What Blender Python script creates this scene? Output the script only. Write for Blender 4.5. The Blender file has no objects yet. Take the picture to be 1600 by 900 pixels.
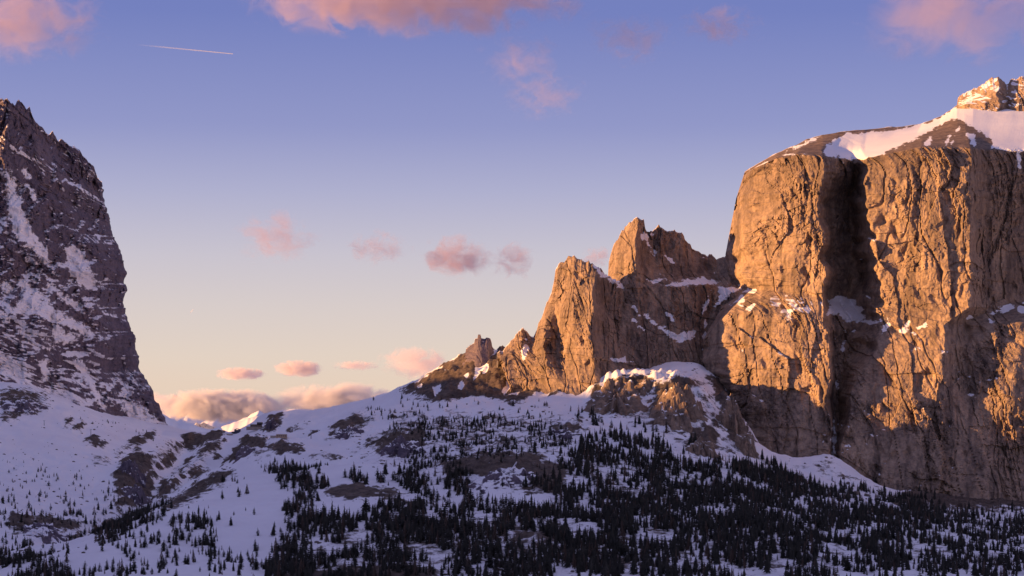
import bpy, math, random
import numpy as np
from mathutils import Vector

random.seed(7); rng = np.random.default_rng(7)
sc = bpy.context.scene
col = sc.collection

# ------------------------------------------------------------------ camera
K = 0.000312                 # metres per photo pixel per metre of distance
HZ = 690.0                   # photo row of the horizon
cam = bpy.data.objects.new('camera', bpy.data.cameras.new('camera'))
col.objects.link(cam); sc.camera = cam
cam.data.sensor_width = 36.0
cam.data.lens = 36.0 / (1600 * K)
cam.data.shift_y = (HZ - 450) / 1600
cam.rotation_euler = (math.radians(90), 0, 0)
cam.data.clip_start = 1.0; cam.data.clip_end = 200000

# ------------------------------------------------------------------ sky, sun, exposure
SUN = Vector((-0.975, -0.145, 0.148)).normalized()
w = bpy.data.worlds.new('World'); sc.world = w; w.use_nodes = True
nt = w.node_tree; N = nt.nodes; Lk = nt.links
bg = N['Background']
sky = N.new('ShaderNodeTexSky'); sky.sky_type = 'NISHITA'; sky.sun_disc = False
sky.sun_elevation = math.asin(SUN.z); sky.sun_rotation = math.atan2(SUN.x, SUN.y)
sky.altitude = 2200; sky.air_density = 1.0; sky.dust_density = 0.6; sky.ozone_density = 3.0
tc = N.new('ShaderNodeTexCoord'); sep = N.new('ShaderNodeSeparateXYZ')
Lk.new(tc.outputs['Generated'], sep.inputs[0])
rmp = N.new('ShaderNodeValToRGB')
Lk.new(sep.outputs['Z'], rmp.inputs[0])
SKY = [(0.0, (0.85, 0.63, 0.48)), (0.028, (0.839, 0.644, 0.515)), (0.0406, (0.815, 0.658, 0.552)), (0.0655, (0.730, 0.624, 0.597)), (0.0905, (0.624, 0.565, 0.631)),
       (0.1208, (0.456, 0.445, 0.631)), (0.151, (0.305, 0.318, 0.585)), (0.2045, (0.181, 0.216, 0.527)), (0.45, (0.245, 0.235, 0.46)), (1.0, (0.27, 0.25, 0.43))]
EXPOSURE = 1.15
els = rmp.color_ramp.elements
els[0].position, els[0].color = SKY[0][0], (*SKY[0][1], 1)
els[1].position, els[1].color = SKY[-1][0], (*SKY[-1][1], 1)
for p, c in SKY[1:-1]:
    e = els.new(p); e.color = (*c, 1)
SKY_STRENGTH = 0.1
inv = N.new('ShaderNodeVectorMath'); inv.operation = 'SCALE'; inv.inputs['Scale'].default_value = 2 ** -EXPOSURE / SKY_STRENGTH
Lk.new(rmp.outputs[0], inv.inputs[0])
mx = N.new('ShaderNodeMix'); mx.data_type = 'RGBA'; mx.inputs['Factor'].default_value = 0.9
nsc = N.new('ShaderNodeVectorMath'); nsc.operation = 'SCALE'; nsc.inputs['Scale'].default_value = 2 ** (0.55 - EXPOSURE); Lk.new(sky.outputs[0], nsc.inputs[0])
Lk.new(nsc.outputs[0], mx.inputs['A']); Lk.new(inv.outputs[0], mx.inputs['B'])
Lk.new(mx.outputs['Result'], bg.inputs['Color'])
bg.inputs['Strength'].default_value = SKY_STRENGTH

sl = bpy.data.lights.new('sun', 'SUN'); sl.energy = 5.0; sl.angle = math.radians(0.6); sl.color = (1.0, 0.495, 0.16)
so = bpy.data.objects.new('sun', sl); col.objects.link(so)
so.rotation_euler = SUN.to_track_quat('Z', 'Y').to_euler()
vs = sc.view_settings
vs.view_transform = 'Standard'; vs.look = 'None'; vs.exposure = EXPOSURE; vs.gamma = 1.0; vs.use_curve_mapping = False
sc.cycles.volume_bounces = 3; sc.cycles.volume_step_rate = 1.0

# ------------------------------------------------------------------ noise
_p = rng.permutation(256); PERM = np.concatenate([_p, _p, _p]).astype(np.int64)
_g = rng.normal(size=(256, 3)); GRAD = (_g / np.linalg.norm(_g, axis=1)[:, None]).astype(np.float32)
def perlin(x, y, z=0.0, seed=0):
    x, y, z = np.broadcast_arrays(np.asarray(x, float) + seed * 17.31, np.asarray(y, float) + seed * 5.77, np.asarray(z, float) + seed * 9.13)
    xi, yi, zi = np.floor(x).astype(np.int64), np.floor(y).astype(np.int64), np.floor(z).astype(np.int64)
    xf, yf, zf = (x - xi).astype(np.float32), (y - yi).astype(np.float32), (z - zi).astype(np.float32)
    u, v, q = [f * f * f * (f * (f * 6 - 15) + 10) for f in (xf, yf, zf)]
    out = 0
    for dx in (0, 1):
        hx = PERM[(xi + dx) & 255]; wx = u if dx else 1 - u
        for dy in (0, 1):
            hy = PERM[hx + ((yi + dy) & 255)]; wy = v if dy else 1 - v
            for dz in (0, 1):
                g = GRAD[PERM[hy + ((zi + dz) & 255)]]; wz = q if dz else 1 - q
                out = out + wx * wy * wz * (g[..., 0] * (xf - dx) + g[..., 1] * (yf - dy) + g[..., 2] * (zf - dz))
    return out * 1.5
def fbm(x, y, z=0.0, o=4, seed=0, gain=0.5):
    s, a, f = 0, 1.0, 1.0
    for i in range(o):
        s = s + a * perlin(x * f, y * f, np.asarray(z) * f, seed + i); a *= gain; f *= 2.03
    return s
def ridged(x, y, z=0.0, o=3, seed=0, gain=0.5):
    s, a, f = 0, 1.0, 1.0
    for i in range(o):
        s = s + a * (1 - 2 * np.abs(perlin(x * f, y * f, np.asarray(z) * f, seed + i))); a *= gain; f *= 2.1
    return s
def sstep(a, b, x):
    t = np.clip((x - a) / (b - a), 0, 1); return t * t * (3 - 2 * t)

# ------------------------------------------------------------------ helpers
def at(px, py, Y):
    return (px - 800) * K * Y, Y, (HZ - py) * K * Y
def project(x, y, z):
    return 800 + x / (K * y), HZ - z / (K * y)
def poly_sd(px, py, poly):
    """signed distance (negative inside) to a polygon"""
    P = np.asarray(poly, float); d = np.full(px.shape, 1e9); ins = np.zeros(px.shape, bool)
    for i in range(len(P)):
        a, b = P[i], P[(i + 1) % len(P)]
        ex, ey = b - a
        t = np.clip(((px - a[0]) * ex + (py - a[1]) * ey) / (ex * ex + ey * ey + 1e-9), 0, 1)
        d = np.minimum(d, np.hypot(px - a[0] - t * ex, py - a[1] - t * ey))
        c = ((a[1] > py) != (b[1] > py)) & (px < ex * (py - a[1]) / (ey if abs(ey) > 1e-9 else 1e-9) + a[0])
        ins ^= c
    return np.where(ins, -d, d)
def mesh_obj(name, verts, faces, mat=None, parent=None, smooth=False, attrs=None):
    me = bpy.data.meshes.new(name)
    verts = np.asarray(verts, np.float32).reshape(-1, 3); faces = np.asarray(faces, np.int32)
    n, m = faces.shape
    me.vertices.add(len(verts)); me.vertices.foreach_set('co', verts.ravel())
    me.loops.add(n * m); me.loops.foreach_set('vertex_index', faces.ravel())
    me.polygons.add(n); me.polygons.foreach_set('loop_start', np.arange(n, dtype=np.int32) * m)
    me.polygons.foreach_set('loop_total', np.full(n, m, np.int32))
    me.polygons.foreach_set('use_smooth', np.full(n, smooth))
    for k, v in (attrs or {}).items():
        a = me.attributes.new(k, 'FLOAT', 'POINT'); a.data.foreach_set('value', np.asarray(v, np.float32).ravel())
    me.update(calc_edges=True); me.validate()
    if mat: me.materials.append(mat)
    o = bpy.data.objects.new(name, me); col.objects.link(o)
    if parent: o.parent = parent
    return o
def grid_faces(r, c):
    i = np.arange(r * c).reshape(r, c)
    return np.stack([i[:-1, :-1], i[:-1, 1:], i[1:, 1:], i[1:, :-1]], -1).reshape(-1, 4)
def tag(o, label=None, cat=None, group=None, kind=None):
    if label: o['label'] = label
    if cat: o['category'] = cat
    if group: o['group'] = group
    if kind: o['kind'] = kind
    return o
def grid_normals(P):
    du = np.gradient(P, axis=1); dv = np.gradient(P, axis=0)
    n = np.cross(du, dv); n /= np.linalg.norm(n, axis=2)[..., None] + 1e-9
    return n
def blur(a, k):
    for ax in (0, 1):
        p = np.pad(a, [(k, k) if i == ax else (0, 0) for i in range(a.ndim)], mode='edge')
        c = np.cumsum(p, axis=ax); c = np.concatenate([np.zeros_like(np.take(c, [0], ax)), c], ax)
        n = a.shape[ax]; w_ = 2 * k + 1
        a = (np.take(c, np.arange(w_, w_ + n), ax) - np.take(c, np.arange(n), ax)) / w_
    return a

# ------------------------------------------------------------------ materials
def new_mat(name):
    m = bpy.data.materials.new(name); m.use_nodes = True
    return m, m.node_tree.nodes, m.node_tree.links, m.node_tree.nodes['Principled BSDF']
def noise_node(nd, lk, scale, detail=6, vec=None, rough=0.6):
    n = nd.new('ShaderNodeTexNoise'); n.inputs['Scale'].default_value = scale
    n.inputs['Detail'].default_value = detail; n.inputs['Roughness'].default_value = rough
    if vec is not None: lk.new(vec, n.inputs['Vector'])
    return n
def ramp_node(nd, lk, src, stops):
    r = nd.new('ShaderNodeValToRGB'); lk.new(src, r.inputs[0]); e = r.color_ramp.elements
    e[0].position, e[0].color = stops[0][0], (*stops[0][1], 1)
    e[1].position, e[1].color = stops[-1][0], (*stops[-1][1], 1)
    for p, c in stops[1:-1]:
        x = e.new(p); x.color = (*c, 1)
    return r.outputs[0]
def math_node(nd, lk, op, a, b):
    m = nd.new('ShaderNodeMath'); m.operation = op
    for i, v in enumerate((a, b)):
        if isinstance(v, (int, float)): m.inputs[i].default_value = v
        else: lk.new(v, m.inputs[i])
    return m.outputs[0]
def mix_node(nd, lk, f, a, b):
    m = nd.new('ShaderNodeMix'); m.data_type = 'RGBA'
    for key, v in (('Factor', f), ('A', a), ('B', b)):
        if isinstance(v, (int, float)): m.inputs[key].default_value = v
        elif isinstance(v, tuple): m.inputs[key].default_value = (*v, 1)
        else: lk.new(v, m.inputs[key])
    return m.outputs['Result']
def rock_snow_mat(name, rock_stops, earth=None, streak=True, sharp=0.10):
    """rock or earth with snow lying where the 'snow' attribute says"""
    m, nd, lk, bs = new_mat(name)
    geo = nd.new('ShaderNodeNewGeometry')
    mp = nd.new('ShaderNodeMapping'); mp.vector_type = 'POINT'
    mp.inputs['Scale'].default_value = (1, 1, 0.16 if streak else 0.8); lk.new(geo.outputs['Position'], mp.inputs[0])
    n1 = noise_node(nd, lk, 0.028, 8, mp.outputs[0], 0.65)
    c = ramp_node(nd, lk, n1.outputs[0], rock_stops)
    n2 = noise_node(nd, lk, 0.16, 6, geo.outputs['Position'], 0.7)
    c = mix_node(nd, lk, 0.55, c, ramp_node(nd, lk, n2.outputs[0], [(0.3, tuple(v * 0.55 for v in rock_stops[0][1])), (0.7, rock_stops[-1][1])]))
    if name == 'dolomite_rock':
        sa = nd.new('ShaderNodeAttribute'); sa.attribute_name = 'stain'
        mp2 = nd.new('ShaderNodeMapping'); mp2.inputs['Scale'].default_value = (1, 1, 0.05); lk.new(geo.outputs['Position'], mp2.inputs[0])
        n5 = noise_node(nd, lk, 0.11, 6, mp2.outputs[0], 0.7)
        st = math_node(nd, lk, 'MULTIPLY', sa.outputs['Fac'], ramp_node(nd, lk, n5.outputs[0], [(0.38, (1, 1, 1)), (0.62, (0.25, 0.25, 0.25))]))
        c = mix_node(nd, lk, st, c, (0.085, 0.065, 0.058))
    at_ = nd.new('ShaderNodeAttribute'); at_.attribute_name = 'snow'
    n3 = noise_node(nd, lk, 0.05, 9, geo.outputs['Position'], 0.72)
    s = math_node(nd, lk, 'ADD', at_.outputs['Fac'], math_node(nd, lk, 'MULTIPLY', math_node(nd, lk, 'SUBTRACT', n3.outputs[0], 0.5), 1.5))
    mr = nd.new('ShaderNodeMapRange'); mr.interpolation_type = 'SMOOTHSTEP'
    mr.inputs['From Min'].default_value = 0.5 - sharp; mr.inputs['From Max'].default_value = 0.5 + sharp
    lk.new(s, mr.inputs['Value'])
    n4 = noise_node(nd, lk, 0.01, 4, geo.outputs['Position'])
    snow = ramp_node(nd, lk, n4.outputs[0], [(0.3, (0.80, 0.79, 0.82)), (0.7, (0.88, 0.88, 0.90))])
    lk.new(mix_node(nd, lk, mr.outputs[0], c, snow), bs.inputs['Base Color'])
    bs.inputs['Roughness'].default_value = 0.85; bs.inputs['Specular IOR Level'].default_value = 0.15
    bp = nd.new('ShaderNodeBump'); bp.inputs['Distance'].default_value = 1.6
    lk.new(math_node(nd, lk, 'SUBTRACT', 0.6, math_node(nd, lk, 'MULTIPLY', mr.outputs[0], 0.35)), bp.inputs['Strength'])
    lk.new(noise_node(nd, lk, 0.35, 6, geo.outputs['Position'], 0.7).outputs[0], bp.inputs['Height'])
    lk.new(bp.outputs[0], bs.inputs['Normal'])
    return m
def plain_mat(name, c1, c2, scale, rough=0.9):
    m, nd, lk, bs = new_mat(name)
    t = nd.new('ShaderNodeTexCoord')
    n = noise_node(nd, lk, scale, 4, t.outputs['Object'])
    lk.new(ramp_node(nd, lk, n.outputs[0], [(0.3, c1), (0.7, c2)]), bs.inputs['Base Color'])
    bs.inputs['Roughness'].default_value = rough; bs.inputs['Specular IOR Level'].default_value = 0.1
    return m
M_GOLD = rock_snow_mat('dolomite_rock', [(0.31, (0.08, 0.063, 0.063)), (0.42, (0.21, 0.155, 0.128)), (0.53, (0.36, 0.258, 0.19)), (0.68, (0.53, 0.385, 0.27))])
M_GREY_HAZED = rock_snow_mat('hazed_grey_dolomite', [(0.30, (0.048, 0.042, 0.066)), (0.45, (0.104, 0.088, 0.126)), (0.58, (0.17, 0.137, 0.172)), (0.72, (0.235, 0.185, 0.205))])  # grey dolomite with the violet of distance haze put into its colour
M_GROUND = rock_snow_mat('snow_and_earth', [(0.30, (0.022, 0.017, 0.017)), (0.45, (0.06, 0.044, 0.038)), (0.56, (0.12, 0.088, 0.07)), (0.7, (0.22, 0.17, 0.135))], streak=False)
M_FAR = rock_snow_mat('far_rock', [(0.3, (0.16, 0.14, 0.14)), (0.7, (0.30, 0.26, 0.24))], streak=False)

# ------------------------------------------------------------------ lofted rock faces
def loft(levels, rows, cols, crest=None, warp=0.25, seed=0, jag=0.0):
    """levels: list of lists of (px,py,Y), top to bottom, equal length -> (rows,cols,3)"""
    A = np.asarray(levels, float); Ln, F = A.shape[:2]
    px_span = np.abs(np.diff(A[:, :, 0], axis=1)).mean(0) + 4; s_k = np.concatenate([[0], np.cumsum(px_span)]); s_k /= s_k[-1]
    py_span = np.abs(np.diff(A[:, :, 1], axis=0)).mean(1) + 4; t_k = np.concatenate([[0], np.cumsum(py_span)]); t_k /= t_k[-1]
    s = np.linspace(0, 1, cols); t = np.linspace(0, 1, rows)
    S, T = np.meshgrid(s, t)
    C = np.stack([np.stack([np.interp(s, s_k, A[l, :, c]) for c in range(3)], -1) for l in range(Ln)])   # levels x cols x 3
    if crest is not None:
        cr = np.asarray(crest, float); C[0, :, 1] = np.interp(C[0, :, 0], cr[:, 0], cr[:, 1]) + jag * (fbm(C[0, :, 0] / 7, 0 * C[0, :, 0], 0, 3, seed + 70) - .5 * np.abs(perlin(C[0, :, 0] / 3.1, 0 * C[0, :, 0] + .5, 0, seed + 75)))
    f = np.interp(t, t_k, np.arange(Ln)); i = np.clip(f.astype(int), 0, Ln - 2); u = (f - i)
    G = C[i] * (1 - u)[:, None, None] + C[i + 1] * u[:, None, None]
    # wander of the depth features so that no edge runs ruler-straight
    if warp:
        wig = fbm(S * F * 0.9, T * Ln * 1.3, 0, 4, seed) * warp
        Ssh = np.clip(S + wig / F * np.minimum(1, np.minimum(S, 1 - S) * F), 0, 1)
        Yl = np.stack([np.interp(Ssh.ravel(), s, C[l, :, 2]).reshape(S.shape) for l in range(Ln)])
        ii = np.broadcast_to(i[:, None], S.shape); uu = u[:, None]
        r_, c_ = np.indices(S.shape)
        G[..., 2] = Yl[ii, r_, c_] * (1 - uu) + Yl[np.minimum(ii + 1, Ln - 1), r_, c_] * uu
    return G, S, T
def facets(x, z, seed, off, tx, tz, groove=0.0):
    """blocky rock: every cell of a jittered grid is a tilted plane of its own"""
    xi, zi = np.floor(x).astype(np.int64), np.floor(z).astype(np.int64)
    b1 = np.full(x.shape, 9.0); b2 = b1.copy(); val = np.zeros(x.shape)
    R = np.random.default_rng(1000 + seed).random((4096, 5))
    for dx in (-1, 0, 1):
        for dz in (-1, 0, 1):
            h = ((xi + dx) * 7919 + (zi + dz) * 104729 + seed * 31) & 4095; r = R[h]
            ux = x - (xi + dx + r[..., 0]); uz = z - (zi + dz + r[..., 1]); d = ux * ux + uz * uz
            v = (r[..., 2] - .5) * 2 * off + ux * (r[..., 3] - .5) * 2 * tx + uz * (r[..., 4] - .5) * 2 * tz
            near = d < b1
            b2 = np.where(near, b1, np.minimum(b2, d)); val = np.where(near, v, val); b1 = np.where(near, d, b1)
    if groove: val = val + groove * np.clip(1 - (np.sqrt(b2) - np.sqrt(b1)) / 0.16, 0, 1)
    return val
def finish_relief(name, G, S, T, mat, amp=1.0, snow_fn=None, snow_slope=(0.62, 0.82), diag=0.0, back=420, seed=0, parent=None, fade_top=0.0, aniso=3.2, stretch=1.0, calm=None, stain=None, steps=0.0):
    px, py, Y = G[..., 0], G[..., 1], G[..., 2]
    Yb = blur(Y, 1)
    x, _, z = at(px, py, Yb)
    zz = z + diag * x; xx = x - diag * z * 0.4 + blur(Yb, 25) * 0.2
    wx = fbm(xx / 50, zz / 90, 0, 4, seed + 40) * 9; wz = fbm(xx / 40, zz / 40, 0, 3, seed + 45) * 8
    x1, z1 = xx + wx, zz + wz
    crag_ = sstep(-.25, .45, fbm(x / 55, z / 80, 0, 3, seed + 47)) * 1.0 + .22      # smooth slabs and craggy parts
    d = facets(x1 / 62, z1 / (62 * aniso), seed, 5.5, 9, 4)
    d += facets(x1 / 23, z1 / (23 * aniso), seed + 1, 3.0, 8.0, 3.6, .4) * crag_
    d += facets((x1 + wz * .4) / 9.5, z1 / (9.5 * min(aniso, 2.6)), seed + 2, 1.9, 4.4, 2.8, .5) * crag_
    d += facets((xx + wz * .3) / 4.4, (zz + wx * .3) / 8, seed + 3, 1.1, 2.7, 1.8, .4) * crag_
    d += facets(xx / 2.3, zz / 3.6, seed + 4, .5, 1.3, 1.0) * crag_
    d += facets((x1 + wz) / 48, (zz + .12 * xx + wx * .4) / 12, seed + 5, 1.9, 1.0, 3.6) * (.5 + .6 * sstep(-.2, .4, fbm(x / 70, z / 50, 0, 2, seed + 48)))      # bedding
    d += np.maximum(1 - np.abs(perlin(x1 / 27, z1 / 190, 0, seed + 12)) / .04, 0) * 4.5 - np.abs(perlin((xx + wx * .5) / 10, zz / 70, 0, seed + 13)) * 2.5 * crag_      # cracks and ribs
    if steps: d += (((zz + 9 * fbm(xx / 50, zz / 50, 0, 3, seed + 15)) / 24) % 1 - .5) * -steps
    d += np.maximum(perlin(xx / 13, zz / 22, 0, seed + 14) - .26, 0) * 17      # hollows
    d += fbm(xx / 5.0, zz / 9.0, 0, 3, seed + 20, 0.6) * .9
    if calm is not None: d = d * calm(px, py)
    if fade_top: d = d * np.clip(T / fade_top, 0.15, 1)
    Yd = Yb + d * amp * stretch
    P = np.stack(at(px, py, Yd), -1)
    n = grid_normals(blur(P, 1)); nz = np.abs(n[..., 2])
    sn = sstep(*snow_slope, nz) * 0.9
    if snow_fn is not None: sn = snow_fn(px, py, sn, nz, P)
    stn = stain(px, py) if stain is not None else np.zeros(px.shape)
    # back of the mountain
    c = P[0]
    back_rows = []
    for k, (dy, dz) in enumerate(((14, 3), (60, -25), (back * .5, -110), (back, -330))):
        q = c.copy(); q[:, 0] *= (c[:, 1] + dy) / c[:, 1]; q[:, 1] += dy; q[:, 2] = np.maximum(q[:, 2] + dz, np.minimum(-160, c[:, 2]))
        q[:, 2] += fbm(q[:, 0] / 40, q[:, 1] / 40, 0, 3, seed + 5) * min(dy * 0.12, 12)
        back_rows.insert(0, q)
    P = np.concatenate([np.stack(back_rows), P]); sn = np.concatenate([np.full((4, P.shape[1]), 0.6), sn])
    o = mesh_obj(name, P, grid_faces(*P.shape[:2])[:, ::-1], mat, parent, attrs={'snow': sn, 'stain': np.concatenate([np.zeros((4, P.shape[1])), stn])})
    return o, P
def patches(px, py, base, plus, minus=(), soft=5.0, seed=0):
    j = fbm(px / 12, py / 8, 0, 5, seed, .6) * 4.5
    for p in plus:
        base = np.maximum(base, np.clip(0.5 - (poly_sd(px, py, p) + j) / soft * 0.5, 0, .84))
    for p in minus:
        base = np.minimum(base, np.clip(0.5 + (poly_sd(px, py, p) + j) / soft * 0.5, 0, 1))
    return base

# ------------------------------------------------------------------ ground
GP = [(-300,990,1500),(200,985,1450),(600,980,1450),(1000,980,1450),(1400,980,1450),(1900,980,1450),
 (0,900,2150),(100,892,1880),(300,900,1700),(500,900,1750),(800,900,1750),(1100,900,1750),(1400,900,1800),(1600,900,1850),(1850,900,1850),
 (120,878,1900),(200,835,2050),(260,800,2200),(330,765,2450),(400,715,2800),(430,692,3000),
 (400,850,1950),(350,800,2150),(430,780,2250),(450,740,2500),(500,700,2800),(480,820,2000),
 (60,862,2350),(150,838,2500),(200,803,2750),(230,772,2950),(200,740,3050),
 (0,830,2500),(0,780,2750),(0,720,3050),(80,740,3000),(100,690,3250),(0,650,3450),(100,650,3500),(0,600,3700),(50,610,3750),(150,680,3450),(200,690,3500),
 (130,640,3750),(200,660,3950),(-200,600,3600),(-200,750,2800),(-200,880,2200),(-450,560,3500),(-450,800,2400),
 (230,722,3300),(300,692,3700),(270,742,3200),(330,720,3400),(300,755,3000),(360,705,3500),
 (290,684,3900),(340,680,4000),(310,683,4150),(370,681,3950),(385,678,3900),(320,705,4500),(385,700,4400),(262,668,4250),(400,652,3900),(430,646,3900),(480,644,3900),(560,632,3800),(600,617,3600),(640,603,3400),
 (400,690,3400),(450,670,3500),(500,660,3400),(560,652,3300),(600,640,3200),
 (340,720,5000),(480,720,4700),(600,700,4300),(260,720,5200),(50,640,4400),(150,680,4700),(-200,640,4400),
 (700,570,3300),(745,552,3280),(800,556,3250),(700,640,3700),(800,640,3700),(900,640,3700),(1000,640,3700),(1200,720,3700),(1500,790,3600),(1850,790,3600),(1215,730,2840),(1250,730,2825),(1300,717,2812),(1350,754,2800),(1400,772,2790),(1500,787,2785),(1600,790,2785),(1180,702,2880),(1152,655,2935),(1128,606,2975),(1250,740,3000),(1400,775,3000),(1550,785,3000),
 (700,615,3050),(650,625,3100),(760,600,3080),(800,617,3000),(840,612,2980),
 (600,680,2850),(560,720,2600),(620,700,2750),(700,680,2750),(800,680,2650),(900,672,2700),(850,642,2850),(900,642,2850),(960,612,2930),
 (540,740,2450),(600,760,2300),(520,770,2250),(680,780,2200),(700,740,2400),(800,740,2350),(900,722,2450),
 (600,830,1950),(800,830,1980),(1000,830,1980),(1000,760,2300),(1000,702,2550),(1100,704,2650),
 (1000,642,2800),(1000,592,2980),(1090,573,3010),(1050,610,2880),(1150,660,2850),(1180,702,2750),
 (1250,737,2720),(1300,718,2780),(1350,757,2700),(1400,777,2680),(1500,792,2680),(1600,797,2680),(1850,800,2680),
 (1200,780,2350),(1300,800,2300),(1400,820,2250),(1500,830,2250),(1600,840,2250),(1200,850,1950),(1400,860,2000),(1600,870,2050),(1850,870,2050)]
cp = np.array([at(*p) for p in GP])
ex = np.array([(-900, 300, -120), (0, 300, -95), (900, 300, -120), (-1500, 1500, -60), (1500, 1500, -60), (-2200, 3000, 120), (-2200, 4500, 150), (1800, 3000, 60),
               (1800, 4500, 0), (0, 5600, -200), (-700, 5600, -180), (900, 5600, -180)], float)
cp = np.concatenate([cp, ex])
def _tps(r2): return 0.5 * r2 * np.log(r2 + 1e-9)
_s = 1000.0
_q = cp[:, :2] / _s; _n = len(_q)
_A = np.zeros((_n + 3, _n + 3)); _A[:_n, :_n] = _tps(((_q[:, None] - _q[None]) ** 2).sum(-1)) + np.eye(_n) * 2e-4
_A[:_n, _n] = 1; _A[:_n, _n + 1:] = _q; _A[_n, :_n] = 1; _A[_n + 1:, :_n] = _q.T
_w = np.linalg.solve(_A, np.concatenate([cp[:, 2], np.zeros(3)]))
def ground_exact(x, y):
    x = np.asarray(x, float) / _s; y = np.asarray(y, float) / _s
    z = _w[_n] + _w[_n + 1] * x + _w[_n + 2] * y
    for i in range(_n):
        z = z + _w[i] * _tps((x - _q[i, 0]) ** 2 + (y - _q[i, 1]) ** 2)
    return z
_gx = np.linspace(-4600, 4600, 620); _gy = np.linspace(200, 6050, 400)
_gt = ground_exact(*np.meshgrid(_gx, _gy))
def ground_base(x, y):
    """smooth terrain, read from a table"""
    u = np.clip((np.asarray(x, float) - _gx[0]) / (_gx[1] - _gx[0]), 0, 618.999); v = np.clip((np.asarray(y, float) - _gy[0]) / (_gy[1] - _gy[0]), 0, 398.999)
    i, j = u.astype(int), v.astype(int); u, v = u - i, v - j
    return (_gt[j, i] * (1 - u) + _gt[j, i + 1] * u) * (1 - v) + (_gt[j + 1, i] * (1 - u) + _gt[j + 1, i + 1] * u) * v
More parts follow.
